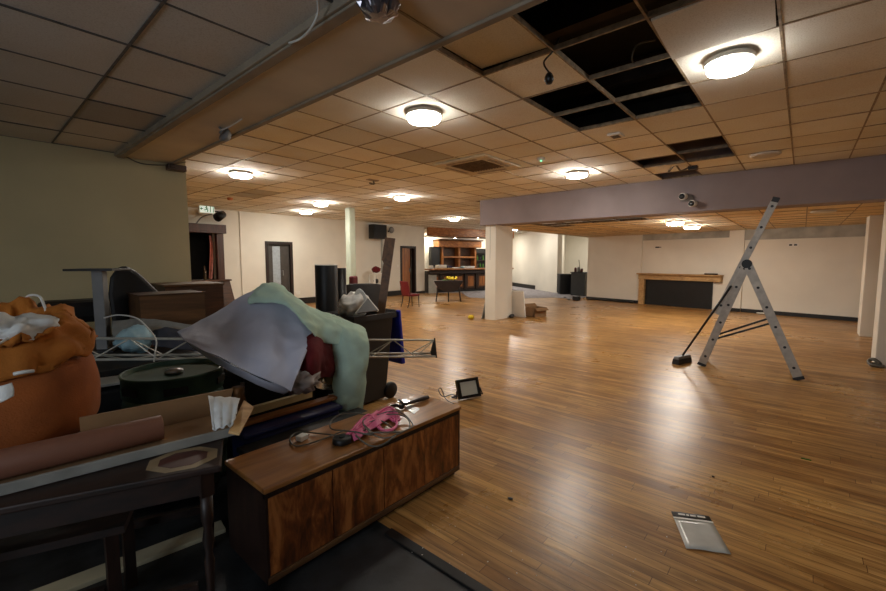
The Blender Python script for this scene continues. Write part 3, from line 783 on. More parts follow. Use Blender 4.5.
# loudspeaker
q0, q1 = at(374, 224, y=YW-.42), at(387, 239, y=YW-.42)
t = thing('mounted_loudspeaker', 'square black loudspeaker high on the long white wall', 'loudspeaker', (q0.x, YW-.42, q1.z))
obj('cabinet', MB().box(q0.x, q1.x, YW-.42, YW-.1, q1.z, q0.z), m_blk, t, bev=.012)
obj('grille', MB().box(q0.x+.03, q1.x-.03, YW-.432, YW-.421, q1.z+.03, q0.z-.03), m_blk_m, t, bev=.004)
obj('bracket', MB().box((q0.x+q1.x)/2-.05, (q0.x+q1.x)/2+.05, YW-.1, YW-.001, q1.z+.1, q0.z-.1), m_blk_m, t)
q = at(391.5, 230, y=YW-.2)
t = thing('wall_fan', 'small grey round fan fixed beside the black loudspeaker', 'fan', tuple(q))
obj('cage', MB().lathe([(.10, -.05), (.13, 0), (.10, .05), (0, .06)], q, 20, T=Matrix.Rotation(PI/2, 4, 'X')), m_grey_p, t, smooth=True)
obj('arm', MB().cyl(q+Vector((0, .04, 0)), (q.x, YW-.001, q.z-.05), .03), m_blk_p, t)
q = at(398, 266, y=YW-.02)
tag(obj('light_switch', MB().box(q.x-.05, q.x+.05, YW-.02, YW-.001, q.z-.06, q.z+.06), m_white_p, bev=.004), 'white light switch on the wall by the brown door', 'light switch')
q = at(293, 293, y=YW-.02)
tag(obj('wall_socket', MB().box(q.x+.1, q.x+.26, YW-.02, YW-.001, .32, .42), m_white_p, bev=.004), 'white wall socket low down beside the glazed door', 'socket')

# open white shelf stand with a red bag
q = at(379.5, 300, y=11.9)
x0 = q.x
t = thing('shelf_stand', 'narrow white open shelf stand against the long wall', 'shelf', (x0, 12.1, 0))
for sx in (-.17, .17):
    for sy in (11.95, 12.25): obj('leg', MB().box(x0+sx-.02, x0+sx+.02, sy-.02, sy+.02, 0, .96), m_white_p, t)
for z_ in (.2, .55, .94): obj('shelf', MB().box(x0-.16, x0+.16, 11.96, 12.24, z_-.015, z_+.015), m_white_p, t)
tag(obj('holdall_bag', MB().ball((x0+.02, 12.1, 1.086), (.19, .13, .118), 20, 10, bump=.25), m_red, smooth=True), 'lumpy red bag sitting on top of the white shelf stand', 'bag')
tag(obj('tape_dispenser', MB().cyl((x0-.02, 12.02, .66), (x0-.02, 12.10, .66), .09, 18), m_blk_p, smooth=True), 'small black round object on the white stand shelf', 'dispenser')

# ================================================================== BAR
b0 = Vector((13.32, 12.36, 0)); b1 = at(483.5, 290.5, z=0)
bd = (b1-b0).normalized(); bn = Vector((bd.y, -bd.x, 0))
BL = (b1-b0).length+1.6
def bbox(mb, s0, s1, o0, o1, z0, z1):
    """box along the bar: s along the counter, o out towards the hall"""
    c = [b0+bd*s0+bn*o0, b0+bd*s1+bn*o0, b0+bd*s1+bn*o1, b0+bd*s0+bn*o1]
    mb.hexa([Vector((p.x, p.y, z0)) for p in c]+[Vector((p.x, p.y, z1)) for p in c]); return mb
t = thing('bar_counter', 'dark wooden bar counter with lighter framed panels and overhanging top', 'bar counter', tuple(b0+bd*1.3))
obj('body', bbox(MB(), 0, BL, -.55, 0, 0, .96), m_dwood, t)
obj('counter_top', bbox(MB(), -.0, BL+.06, -.62, .22, 1.0, 1.06), m_oak, t, bev=.012)
obj('cornice', bbox(MB(), 0, BL, .001, .16, .82, .999), m_dwood, t, bev=.03)
obj('plinth', bbox(MB(), 0, BL, .001, .03, 0, .1), m_blk, t)
obj('end_panel', bbox(MB(), .0, .40, .0335, .05, 0, .80), m_strip, t, label='grey painted end panel')
k = 0
npan = int(BL/.62)
for k in range(npan):
    s = .08+k*.64
    f = obj('panel', bbox(MB(), s, s+.5, .001, .02, .16, .78), m_mahog, t, bev=.008)
    obj('panel_field', bbox(MB(), s+.09, s+.41, .0205, .032, .24, .70), m_oak_z, f, bev=.008)
    obj('pilaster', bbox(MB(), s+.515, s+.625, .001, .06, .1, .82), m_dwood_z, t)
t = thing('bar_canopy', 'wooden canopy boxed along the ceiling over the bar', 'canopy', tuple(b0+bd*1.5+Vector((0, 0, 2.5))))
obj('fascia', bbox(MB(), -.0, BL+.2, -.1, .02, 2.50, ZC-.002), m_oak, t)
obj('soffit_panel', bbox(MB(), .0, BL+.2, -1.1, -.101, 2.50, 2.53), m_brown, t)
# back bar shelving unit
o_ = -2.1
sA, sB = 2.0, 4.0
t = thing('back_bar_unit', 'open oak shelving unit with curved head behind the bar', 'shelving', tuple(b0+bd*1.6+bn*o_))
for s in (sA, (sA+sB)/2, sB): obj('upright', bbox(MB(), s-.05, s+.05, o_-.4, o_, 0, 2.2), m_oak_z, t)
obj('back_panel', bbox(MB(), sA, sB, o_-.42, o_-.401, 0, 2.2), m_mahog, t)
for z_ in (.9, 1.55): obj('shelf', bbox(MB(), sA, sB, o_-.39, o_+.06, z_, z_+.08), m_oak, t)
obj('head_board', bbox(MB(), sA-.3, sB+.3, o_-.4, o_+.14, 2.08, 2.42), m_oak, t, bev=.03)
obj('cornice', bbox(MB(), sA-.36, sB+.36, o_-.4, o_+.2, 2.42, 2.48), m_brown, t)
SH = 1.36
t = thing('wall_cabinet', 'dark glazed cabinet on the cream wall beside the oak back bar', 'cabinet', tuple(b0+bd*.2+bn*o_+Vector((0, 0, 1.1))))
obj('body', bbox(MB(), .0+SH, .5+SH, o_-.3, o_-.05, 1.1, 2.1), m_blk, t, bev=.01)
obj('pane', bbox(MB(), .05+SH, .45+SH, o_-.049, o_-.04, 1.16, 2.04), m_blk_p, t)
struct('wall_bar', bbox(MB(), -1.2, 8, o_-.6, o_-.45, 0, ZT), m_wall, local=True)
canopy_light(434, 'small downlight at the wall end under the bar canopy')
canopy_light(455, 'small downlight midway under the bar canopy')
canopy_light(478, 'small downlight near the white column under the bar canopy')
t = thing('bottle_shelf', 'dark shelf rack of bottles at the end of the back bar', 'shelf', tuple(b0+bd*3.3+bn*o_+Vector((0, 0, 1.0))))
for z_ in (1.0, 1.4, 1.8): obj('shelf', bbox(MB(), sB+.15, sB+1.2, o_-.4, o_-.1, z_, z_+.03), m_dwood, t)
obj('back_panel', bbox(MB(), sB+.12, sB+1.25, o_-.43, o_-.401, 1.0, 2.05), m_blk, t)
random.seed(3)
where = ['on the lowest dark rack shelf behind the bar', 'on the middle dark rack shelf behind the bar', 'on the top dark rack shelf behind the bar']
for li, z_ in enumerate((1.031, 1.431)):
    for k in range(5):
        c = b0+bd*(sB+.28+k*.19)+bn*(o_-.22)
        tag(obj('bottle', MB().lathe([(.035, z_), (.036, z_+.02), (.036, z_+.16), (.014, z_+.21), (.014, z_+.27), (0, z_+.27)], c, 12), random.choice((m_liquor, m_glass_d, m_green)), smooth=True), 'bottle standing '+where[li], 'bottle', 'bottles '+where[li])
# clutter on the counter
def onbar(nm, s, o, w_, dpt, h, mat, lab, cat, grp=None):
    x = obj(nm, bbox(MB(), s, s+w_, o, o+dpt, 1.061, 1.061+h), mat, bev=.006); tag(x, lab, cat, grp)
onbar('carton', .18, -.3, .14, .2, .14, m_white_p, 'small white carton at the wall end of the bar top', 'carton')
onbar('carton', .62, -.45, .42, .3, .16, m_white_p, 'larger white carton on the bar top before the oak unit', 'carton')
onbar('tool_box', 1.14, -.3, .16, .2, .12, m_navy, 'little navy box between white cartons on the bar top', 'box')
onbar('paper_pile', 1.4, -.35, .45, .3, .05, m_white_p, 'low pile of white paper spread along the bar top', 'paper')
onbar('folded_cloth', 1.95, -.3, .5, .34, .1, m_cloth, 'folded white cloth lying on the bar top near the column', 'cloth')
onbar('wooden_tray', .3, .0, .9, .18, .03, m_pine, 'shallow wooden tray along the front edge of the bar top', 'tray')
tag(obj('crumpled_paper', MB().ball(b0+bd*1.75+bn*.05+Vector((0, 0, 1.115)), (.12, .08, .042), 16, 8, bump=.5), m_pbag, smooth=True), 'crumpled pale paper on the middle of the bar top', 'paper')

# ================================================================== HALL FURNITURE
# drop-leaf table with flowers
q = at(448.5, 302, z=0)
ax = Vector((RT.x, RT.y, 0)).normalized(); ay = Vector((FW.x, FW.y, 0)).normalized()
def loc(c, u, v, z): return c+ax*u+ay*v+Vector((0, 0, z))
tc_ = q+ay*.32
t = thing('drop_leaf_table', 'dark gateleg table with a half-round leaf hanging down, before the bar', 'table', tuple(tc_))
R_ = Matrix((( ax.x, ay.x, 0, tc_.x), (ax.y, ay.y, 0, tc_.y), (0, 0, 1, 0), (0, 0, 0, 1)))
obj('top', MB().box(-.50, .50, -.20, .20, .70, .725, R_), m_dwood, t, bev=.006)
for sgn in (-1, 1):
    arc = [(-.50, 0)]+[(-.5*math.cos(a), -.38*math.sin(a)**1.5) for a in [PI*k/16 for k in range(1, 16)]]+[(.50, 0)]
    T = R_ @ Matrix.Translation((0, sgn*.215, .715)) @ Matrix.Rotation(PI/2, 4, 'X')
    obj('leaf', MB().prism(arc, -.011, .011, T), m_dwood, t)
obj('apron', MB().box(-.26, .26, -.14, .14, .60, .699, R_), m_dwood, t)
for u, v in ((-.36, -.15), (.36, -.15), (-.36, .15), (.36, .15), (0, -.17)):
    a, b = R_ @ Vector((u, v, .56)), R_ @ Vector((u*1.2, v*1.6, 0))
    obj('leg', MB().tube([a, b], [.028, .02], 10), m_dwood, t, smooth=True)
t2 = thing('flower_bunch', 'bunch of yellow flowers on the dark gateleg table', 'flowers', tuple(tc_+Vector((0, 0, .726))))
c = tc_+ax*.12
random.seed(5)
fm = MB()
for k in range(16): fm.ball(c+ax*random.uniform(-.17, .17)+ay*random.uniform(-.08, .08)+Vector((0, 0, .79+random.uniform(-.02, .05))), .038, 8, 6, bump=.3)
obj('blossom', fm, m_yellow, t2, smooth=True)
obj('stem', MB().tube([c-ax*.32+Vector((0, 0, .745)), c-ax*.1+Vector((0, 0, .75)), c+Vector((0, 0, .77))], .018, 6), m_green, t2)

# red dining chair
def chair(px, py, rz, label):
    q = at(px, py, z=0)
    t = thing('dining_chair', label, 'chair', (q.x, q.y, 0), rz)
    T = wm(t); s = .86
    def S(*a): return MB().box(*[v*s for v in a], T)
    obj('seat', S(-.23, .23, -.23, .22, .40, .48), m_redc, t, bev=.02)
    bk = MB()
    rows = [[Vector((u*.22, -.21-.10*(z_-.45)/.5-.02*math.cos(u*PI/2), z_))*s for u in (-1, -.5, 0, .5, 1)] for z_ in (.44, .6, .75, .88, .93)]
    bk.grid([[T @ p for p in r] for r in patch(rows, 4)])
    obj('backrest', bk, m_redc, t, solid=.05, smooth=True)
    for x, y in ((-.2, .19), (.2, .19)): obj('leg', MB().tube([T @ (Vector((x, y, .41))*s), T @ (Vector((x, y+.02, 0))*s)], [.022*s, .014*s], 8), m_dwood_z, t)
    for x in (-.2, .2): obj('leg', MB().tube([T @ (Vector((x, -.2, .43))*s), T @ (Vector((x, -.23, .2))*s), T @ (Vector((x, -.30, 0))*s)], [.022*s, .02*s, .014*s], 8), m_dwood_z, t)
    return t
chair(411, 307, YAW-math.radians(90)-math.radians(48), 'red vinyl dining chair standing alone in front of the brown door')

# black tub armchair and maroon bolster
c = Vector((6.1, 7.75, 0))
t = thing('armchair', 'black tub armchair behind the wheelie bin', 'armchair', tuple(c), math.radians(-35))
T = wm(t)
obj('seat', MB().box(-.36, .36, -.30, .38, .10, .44, T), m_blk_f, t, bev=.05)
bk = MB(); 
def tub(r0, r1, z0, z1):
    n_ = 24; P = []
    for k in range(n_+1):
        a = math.radians(-20)+math.radians(220)*k/n_
        h_ = z1-(z1-z0)*.28*(abs(k/n_-.5)*2)**3
        P.append((Vector((r1*math.cos(a), -r1*math.sin(a)*.9+.02, z0)), Vector((r1*math.cos(a)*1.04, -r1*math.sin(a)*.94+.02, h_)), Vector((r0*math.cos(a), -r0*math.sin(a)*.9+.02, h_)), Vector((r0*math.cos(a), -r0*math.sin(a)*.9+.02, z0))))
    return [[T @ v for v in col] for col in P]
g_ = tub(.36, .47, .06, .92); bk.grid([r+[r[0]] for r in g_])
obj('backrest', bk, m_blk_f, t, bev=.02, smooth=True)
for x, y in ((-.3, -.25), (.3, -.25), (-.3, .3), (.3, .3)): obj('leg', MB().cyl(T @ Vector((x, y, 0)), T @ Vector((x, y, .11)), .02), m_dwood_z, t)
b = at(354, 276, d=9.35)
tag(obj('bolster_cushion', MB().prism([(-.10, -.07), (.10, -.07), (.10, .07), (-.10, .07)], .445, 1.07, Matrix.Translation((6.1-.13, 7.75+.16, .006)) @ Matrix.Rotation(.3, 4, 'Z')), m_marn, bev=.04), 'maroon bolster cushion propped upright on the black armchair', 'cushion')

# things at the column foot
pr = at(516, 318.5, z=0)
n_ = Vector((0, 1, 0))
px0 = p0.x+.76
tag(obj('white_board', MB().hexa([(px0+.13, p0.y-.30, 0), (px0+.17, p0.y-.30, 0), (px0+.17, p0.y+.22, 0), (px0+.13, p0.y+.22, 0), (px0+.005, p0.y-.30, .66), (px0+.045, p0.y-.30, .68), (px0+.045, p0.y+.22, .68), (px0+.005, p0.y+.22, .66)]), m_white_p, bev=.006), 'white board leaning against the side of the white column', 'board')
t = thing('cardboard_box', 'open brown cardboard box on the floor beside the white column', 'box', (9.62, 5.14, 0), math.radians(-18))
T = wm(t)
bx = MB()
for f in ((-.2, .2, -.17, -.165, .0, .24), (-.2, .2, .165, .17, .0, .24), (-.2, -.195, -.165, .165, .0, .24), (.195, .2, -.165, .165, .0, .24), (-.195, .195, -.165, .165, 0, .006)): bx.box(*f, T)
obj('carton_wall', bx, m_card, t)
for (a0, a1, b0_, b1_, dx, dy) in ((-.2, .2, -.168, -.168, 0, -.09), (-.2, .2, .168, .168, 0, .09)):
    obj('flap', MB().hexa([T @ Vector(v) for v in ((a0, b0_-.002, .241), (a1, b0_-.002, .241), (a1, b0_+.002, .241), (a0, b0_+.002, .241), (a0, b0_+dy-.002, .17 if dy < 0 else .31), (a1, b0_+dy-.002, .17 if dy < 0 else .31), (a1, b0_+dy+.002, .17 if dy < 0 else .31), (a0, b0_+dy+.002, .17 if dy < 0 else .31))]), m_card, t)
obj('flap', MB().hexa([T @ Vector(v) for v in ((-.202, -.165, .24), (-.198, -.165, .24), (-.198, .165, .24), (-.202, .165, .24), (-.28, -.165, .03), (-.276, -.165, .03), (-.276, .165, .03), (-.28, .165, .03))]), m_card, t)
q = at(471, 319.5, z=0)
tag(obj('duster_cloth', MB().ball((q.x, q.y, .056), (.07, .07, .055), 18, 10, bump=.5), m_yellow, smooth=True), 'crumpled yellow duster on the floor in front of the white column', 'cloth')
q0_ = Vector((p0.x+.06, p0.y+.32, 0))
tag(obj('grey_board', MB().hexa([(p0.x-.0, p0.y+.40, 0), (p0.x+.4, p0.y+.40, 0), (p0.x+.4, p0.y+.42, 0), (p0.x-.0, p0.y+.42, 0), (p0.x+.06, p0.y+.302, .55), (p0.x+.34, p0.y+.302, .55), (p0.x+.34, p0.y+.322, .55), (p0.x+.06, p0.y+.322, .55)]), m_greyboard), 'grey board leaning behind the white column', 'board')
q = at(508, 317, z=0)
tag(obj('rubber_offcut', MB().ball((p0.x+.66, p0.y-.05, .046), (.10, .045, .045), 14, 8, bump=.5), m_blk_p), 'black rubber offcut at the foot of the white column', 'offcut')

# black cabinets in the recess
q = at(570.5, 295.2, z=0); q2 = at(583, 296, z=0)
t = thing('floor_cabinet', 'dark grey cabinet standing at the end of the white wall', 'cabinet', (15.75, 6.55, 0))
c1_ = Vector((15.75, 6.75, 0))
ca, cb_ = at(570.5, 295.4, z=0), at(585, 296.4, z=0)
dd = (cb_-ca).normalized(); dn = Vector((-dd.y, dd.x, 0))
if dn.x < 0: dn = -dn
def cbox(mb, s0, s1, o0, o1, z0, z1):
    c = [ca+dd*s0+dn*o0, ca+dd*s1+dn*o0, ca+dd*s1+dn*o1, ca+dd*s0+dn*o1]
    mb.hexa([Vector((p.x, p.y, z0)) for p in c]+[Vector((p.x, p.y, z1)) for p in c]); return mb
obj('body', cbox(MB(), 0, .62, 0, .45, 0, .93), M('charcoal_laminate', (52, 56, 58), .5), t, bev=.01)
obj('top', cbox(MB(), -.03, .65, -.03, .48, .931, .96), m_blk, t, bev=.006)
for k, (s_, h_, r_, mt) in enumerate(((.08, .18, .05, m_marn), (.22, .2, .06, m_grey_p), (.36, .14, .05, m_marn))):
    c = ca+dd*s_+dn*.2
    tag(obj('plastic_tub' if k != 1 else 'jug', MB().lathe([(r_*.9, .961), (r_, .98), (r_, .961+h_*.8), (r_*.7, .961+h_), (0, .961+h_)], c, 14), mt, smooth=True), ['maroon tub at the outer end of the dark grey cabinet top', 'grey jug in the middle of the dark grey cabinet top', 'maroon tub closest to the white wall on the dark grey cabinet'][k], 'jug' if k == 1 else 'tub')
tag(obj('brush_handle', MB().cyl(ca+dd*.24+dn*.3+Vector((0, 0, .962)), ca+dd*.14+dn*.34+Vector((0, 0, 1.45)), .012, 8), m_dwood_z), 'thin stick standing up on the dark grey cabinet', 'stick')
cc = at(557.5, 292, z=0)
cc = at(567.5, 294.4, z=0)
t = thing('bottle_cooler', 'low black bottle cooler behind the dark grey cabinet', 'cooler', tuple(cc), YAW-math.radians(90))
T = wm(t)
obj('body', MB().box(-.34, .30, .0, .42, .06, .86, T), m_blk, t, bev=.012)
obj('door', MB().box(-.32, .28, -.03, -.001, .1, .83, T), m_blk_m, t, bev=.008)
obj('plinth', MB().box(-.31, .27, .02, .40, .007, .059, T), m_blk_p, t)
q = at(576, 300.5, z=0)
tag(obj('black_crate', MB().box(q.x-.1, q.x+.12, q.y-.12, q.y+.1, .007, .16), m_blk_p, bev=.02), 'small black box on the carpet edge below the dark cabinet', 'box')
for k, (px_, py_) in enumerate(((565, 298), (569, 300))):
    q = at(px_, py_, z=0)
    tag(obj('rubble_lump', MB().ball((q.x, q.y, .036), (.07, .05, .03), 10, 6, bump=.6), m_grey_p), ['grey rubble scrap on the carpet, farther from the wall end', 'grey rubble scrap on the carpet, closer to the wall end'][k], 'scrap', 'rubble scraps')
# dark flex heaped along the white wall foot
pts = []
for k in range(10):
    p = RA+rd*(.12+k*(s640-.3)/9)+rn*(.09+.03*math.sin(k*2.1)); pts.append(Vector((p.x, p.y, .035)))
tag(obj('black_hose', MB().tube(pts, .034, 8, smooth=5), m_blk_p, smooth=True), 'black hose lying along the foot of the white wall end', 'hose')

# mantel shelf and black panel on the recessed wall
sL, sR = RW(638.5), RW(722)
def rb(*a): return rbox(MB(), *a)
t = thing('mantel_shelf', 'raw timber mantel shelf framing a black panel on the white wall', 'mantel', tuple(RA+rd*((sL+sR)/2)))
obj('shelf', rb(sL, sR, -.055, .20, .98, 1.02), m_pine_y, t, bev=.006)
obj('fascia', rb(sL+.02, sR-.02, -.055, .10, .82, .979), m_pine_y, t)
obj('post', rb(sL+.03, sL+.20, -.055, .07, 0, .819), m_pine, t)
obj('black_panel', rb(sL+.21, sR-.26, -.055, -.02, .0, .819), m_blk, t, label='flat black panel between the posts')
s_ = RW(712); c = RA+rd*s_+rn*.08
tag(obj('angle_bracket', rb(s_-.2, s_+.14, .04, .1, 1.021, 1.06), m_blk_m, bev=.008), 'black bracket lying on the timber mantel shelf', 'bracket')
s_ = RW(654.5)
t = thing('wall_bracket', 'small black bracket on the white wall above the timber mantel', 'bracket', tuple(RA+rd*s_+Vector((0, 0, 1.85))))
obj('plate', rb(s_-.06, s_+.06, -.059, -.04, 1.83, 1.87), m_blk_m, t); obj('hook', rb(s_+.061, s_+.12, -.059, -.02, 1.84, 1.86), m_blk_m, t)
s_ = RW(789)
t = thing('wall_socket', 'double socket on the white wall behind the stepladder top', 'socket', tuple(RA+rd*s_+Vector((0, 0, 1.8))))
obj('plate', rb(s_-.11, s_+.11, -.059, -.045, 1.79, 1.87), m_white_p, t); obj('outlet', rb(s_-.08, s_-.02, -.0445, -.04, 1.81, 1.85), m_blk_p, t); obj('outlet', rb(s_+.02, s_+.08, -.0445, -.04, 1.81, 1.85), m_blk_p, t)
q = at(874.5, 361, z=0)
tag(obj('cable_offcut', MB().tube([(8.10, -.80, .03), (8.02, -.86, .05), (8.06, -.80, .1), (8.10, -.76, .06), (8.0, -.78, .03), (7.98, -.9, .03)], .022, 8, smooth=6), m_gcab, smooth=True), 'tangled grey cable offcut at the foot of the white column by the ladder', 'cable')
s_ = RW(763); c = RA+rd*s_+rn*.05
tag(obj('plaster_scrap', MB().ball((c.x, c.y, .022), (.06, .12, .02), 12, 6, bump=.5), m_white_p), 'white plaster scrap on the floor by the black skirting', 'scrap')

# ================================================================== STEPLADDER AND BROOM
Lf, Rf = at(701, 366, z=0), at(799, 381, z=0)
Xl = 6.57
Lf = Vector((6.57, Lf.y, 0)); Rf = Vector((6.55, Rf.y, 0))
Ap = at(747, 263, x=6.56); Tp = at(778, 199, x=6.60)
t = thing('combination_ladder', 'aluminium combination stepladder standing open on the wooden floor', 'ladder', tuple((Lf+Rf)/2))
WX = Vector((.36, .03, 0))
def section(p, q, width, nr, grow=0, s0=.1, s1=.95, off=Vector((0, 0, 0)), feet=True):
    d = (q-p).normalized(); nrm = d.cross(WX.normalized())
    A = [p+off-WX*grow*.5, p+off+WX*(1+grow*.5)]
    for a in A: obj('stile', MB().beam(a, a+(q-p), width, .024, WX), m_alu, t, bev=.003)
    for k in range(nr):
        f = s0+(s1-s0)*k/(nr-1)
        c = p+off+(q-p)*f
        r = obj('rung', MB().cyl(c-WX*(grow*.5)+WX.normalized()*.012, c+WX*(1+grow*.5)-WX.normalized()*.012, .014, 10), m_alu, t)
        e = c-WX*(grow*.5)-WX.normalized()*.0125
        obj('rung_cap', MB().cyl(e, e-WX.normalized()*.004, .016, 12), m_blk_p, r)
    if feet:
        for a in A: obj('rubber_foot', MB().beam(a-d*.0, a+d*.04, width+.010, .034, WX), m_blk_p, t, bev=.004)
section(Lf+Vector((0, 0, .006)), Ap, .095, 6, .12)
section(Rf+Vector((0, 0, .006)), Ap, .10, 6, .12)
dl = (Ap-Lf).normalized()
ex0 = Lf+(Ap-Lf)*.50
nl = dl.cross(Vector((1, 0, 0)))
if nl.y > 0: nl = -nl
section(ex0-nl*.08, Tp-nl*.02, .08, 6, -.12, .08, .94, feet=False)
for a in (-.06, 1.06):
    obj('hinge_plate', MB().lathe([(0, -.02), (.055, -.02), (.055, .02), (0, .02)], Ap+WX*a+Vector((0, 0, -.01)), 20, T=Matrix.Rotation(PI/2, 4, 'Y')), m_blk_m, t)
tcap = MB()
for a in (.06, .94): tcap.beam(Tp-nl*.02+WX*a-(Tp-ex0).normalized()*.04, Tp-nl*.02+WX*a+(Tp-ex0).normalized()*.02, .075, .034, WX)
obj('end_cap', tcap, m_blk_p, t, bev=.004)
s1, s2 = Lf+(Ap-Lf)*.27, Rf+(Ap-Rf)*.48
for dz in (0, .07): obj('stabiliser_bar', MB().beam(s1-WX*.02+Vector((0, 0, dz*.7)), s2-WX*.02+Vector((0, 0, dz)), .02, .024), m_blk_m, t)

bh = at(682, 363, z=0)
bt = at(731, 286, d=(Ap-Vector((0, 0, CAM_H))).dot(FW)-.13)
t = thing('broom', 'broom leaning against the stepladder with its head on the floor', 'broom', tuple(bh))
dd = Vector((bt.x-bh.x, bt.y-bh.y, 0)).normalized(); side = Vector((-dd.y, dd.x, 0))
hv = (FW*.6+RT*.9); hv = Vector((.75, -.25, 0)).normalized()*.17; hs = Vector((hv.y, -hv.x, 0)).normalized()*.045
def slab(c, a, b, z0, z1, k=1): return [c-a-b+Vector((0, 0, z0)), c+a-b+Vector((0, 0, z0)), c+a+b+Vector((0, 0, z0)), c-a+b+Vector((0, 0, z0)), c-a*k-b*k+Vector((0, 0, z1)), c+a*k-b*k+Vector((0, 0, z1)), c+a*k+b*k+Vector((0, 0, z1)), c-a*k+b*k+Vector((0, 0, z1))]
obj('bristles', MB().hexa(slab(bh, hv, hs, .002, .07, .92)), m_blk, t)
obj('broom_head', MB().hexa(slab(bh, hv*.95, hs*.9, .071, .11, .9)), m_grey_p, t, bev=.008)
obj('handle', MB().tube([bh+Vector((0, 0, .105)), bt], .014, 10), m_blk_p, t, smooth=True)

# ================================================================== ON THE OPEN FLOOR
# clear sleeve with its header card
c = [at(671, 512, z=0), at(709, 517, z=0), at(731, 555, z=0), at(686, 549, z=0)]
t = thing('packet_sleeve', 'clear plastic packet sleeve with a black header lying on the floor', 'packet', tuple((c[0]+c[2])/2))
def quadgrid(c, u0, u1, v0, v1, z, n_=6, amp=.004):
    P = []
    for i in range(n_+1):
        row = []
        for k in range(n_+1):
            u, v = u0+(u1-u0)*k/n_, v0+(v1-v0)*i/n_
            p = (c[0]*(1-u)+c[1]*u)*(1-v)+(c[3]*(1-u)+c[2]*u)*v
            row.append(Vector((p.x, p.y, z+amp*(.5+.5*math.sin(u*9+v*5))*(1-abs(2*u-1)**3))))
        P.append(row)
    return P
obj('sleeve', MB().grid(quadgrid(c, 0, 1, .16, 1, .004)), m_plast, t, smooth=True, solid=.001)
obj('header', MB().grid(quadgrid(c, 0, 1, 0, .16, .005, 4, .003)), m_blk_p, t, smooth=True, solid=.001)
hm = MB()
for k, (u0, u1) in enumerate(((.16, .34), (.37, .44), (.47, .62), (.66, .86))): hm.grid(quadgrid(c, u0, u1, .055, .105, .0098, 2, 0))
obj('header_print', hm, m_white_p, t)
obj('seal_strip', MB().grid(quadgrid(c, -.01, 1.01, .17, .22, .0075, 4, .002)), m_white_p, t, smooth=True)

# floodlight
c = at(470, 399, z=0)
t = thing('floodlight', 'black LED floodlight with a pale lens standing on the floor by the sideboard', 'floodlight', tuple(c))
fx = (at(481, 396, z=0)-at(459, 400, z=0)); fx.z = 0; fx.normalize()
fy = Vector((-fx.y, fx.x, 0))
if fy.dot(FW) < 0: fy = -fy
up_ = (Vector((0, 0, 1))*.93+fy*.36).normalized(); nf = fx.cross(up_)
if nf.dot(FW) > 0: nf = -nf
O = c+Vector((0, 0, .012))
def fb(u0, u1, v0, v1, w0, w1):
    return MB().hexa([O+fx*u+up_*v+nf*w for (u, v, w) in ((u0, v0, w0), (u1, v0, w0), (u1, v1, w0), (u0, v1, w0), (u0, v0, w1), (u1, v0, w1), (u1, v1, w1), (u0, v1, w1))])
fr = MB()
for a in ((-.13, .13, 0, .03, -.02, .02), (-.13, .13, .17, .20, -.02, .02), (-.13, -.10, .03, .17, -.02, .02), (.10, .13, .03, .17, -.02, .02), (-.10, .10, .03, .17, -.02, -.005)):
    m2_ = fb(*a); 
    for f in m2_.bm.faces: fr.faces([v.co for v in f.verts], [tuple(range(len(f.verts)))])
    m2_.bm.free()
obj('frame', fr, m_blk_m, t)
obj('lens', fb(-.10, .10, .03, .17, -.004, .008), m_screen, t)
obj('heat_sink', fb(-.09, .09, .03, .17, -.05, -.021), m_blk_m, t, bev=.004)
obj('stand', MB().tube([O+fx*-.14+up_*.09, O+fx*-.16+up_*.02, O+fx*-.155+fy*.11+Vector((0, 0, 0)), O+fx*.155+fy*.11, O+fx*.16+up_*.02, O+fx*.14+up_*.09], .008, 8), m_blk_m, t)
g0 = O+fx*-.15+up_*.04
obj('flex', MB().tube([g0, g0-fx*.05+fy*.02+Vector((0, 0, .02)), g0-fx*.13+fy*.06, g0-fx*.15+fy*.12+Vector((0, 0, .05)), g0-fx*.11+fy*.14+Vector((0, 0, .06)), g0-fx*.1+fy*.05-Vector((0, 0, .03)), g0-fx*.09-fy*.1-Vector((0, 0, .035))], .005, 6, smooth=6), m_gcab, t, smooth=True)
# bits lying about
q = at(806, 459.5, z=0)
tag(obj('green_offcut', MB().hexa([(q.x-.006, q.y-.03, 0), (q.x+.006, q.y-.03, 0), (q.x+.006, q.y+.03, 0), (q.x-.006, q.y+.03, 0), (q.x-.004, q.y-.025, .006), (q.x+.004, q.y-.025, .006), (q.x+.004, q.y+.025, .006), (q.x-.004, q.y+.025, .006)]), m_green), 'small green offcut lying on the wooden floor', 'offcut')
q = at(510, 499, z=0)
tag(obj('dark_scrap', MB().ball((q.x, q.y, .005), (.012, .018, .005), 8, 5, bump=.7), m_blk), 'dark scrap on the boards between the sideboard and the packet', 'scrap')
q = at(713, 477, z=0)
tag(obj('dark_scrap', MB().ball((q.x, q.y, .004), (.008, .01, .004), 8, 5, bump=.7), m_blk), 'tiny dark scrap on the boards above the clear packet', 'scrap')
random.seed(11)
fk = MB()
for k in range(46):
    if k < 30: px_, py_ = random.uniform(405, 640), random.uniform(505, 588)
    else: px_, py_ = random.uniform(440, 800), random.uniform(440, 588)
    q = at(px_, py_, z=0); 
    if q.x < 1.36: continue
    zb = .0125 if q.x < 1.44 else .0005
    s_ = random.uniform(.0015, .004); a = random.uniform(0, 3)
    fk.prism([(q.x+s_*math.cos(a+b)*random.uniform(.6, 1.3), q.y+s_*math.sin(a+b)) for b in (0, 1.6, 3.1, 4.7)], zb, zb+.0015)
o = obj('paint_flakes', fk, m_white_p); o['kind'] = 'stuff'; tag(o, 'white paint flakes scattered over the boards by the sideboard', 'debris')

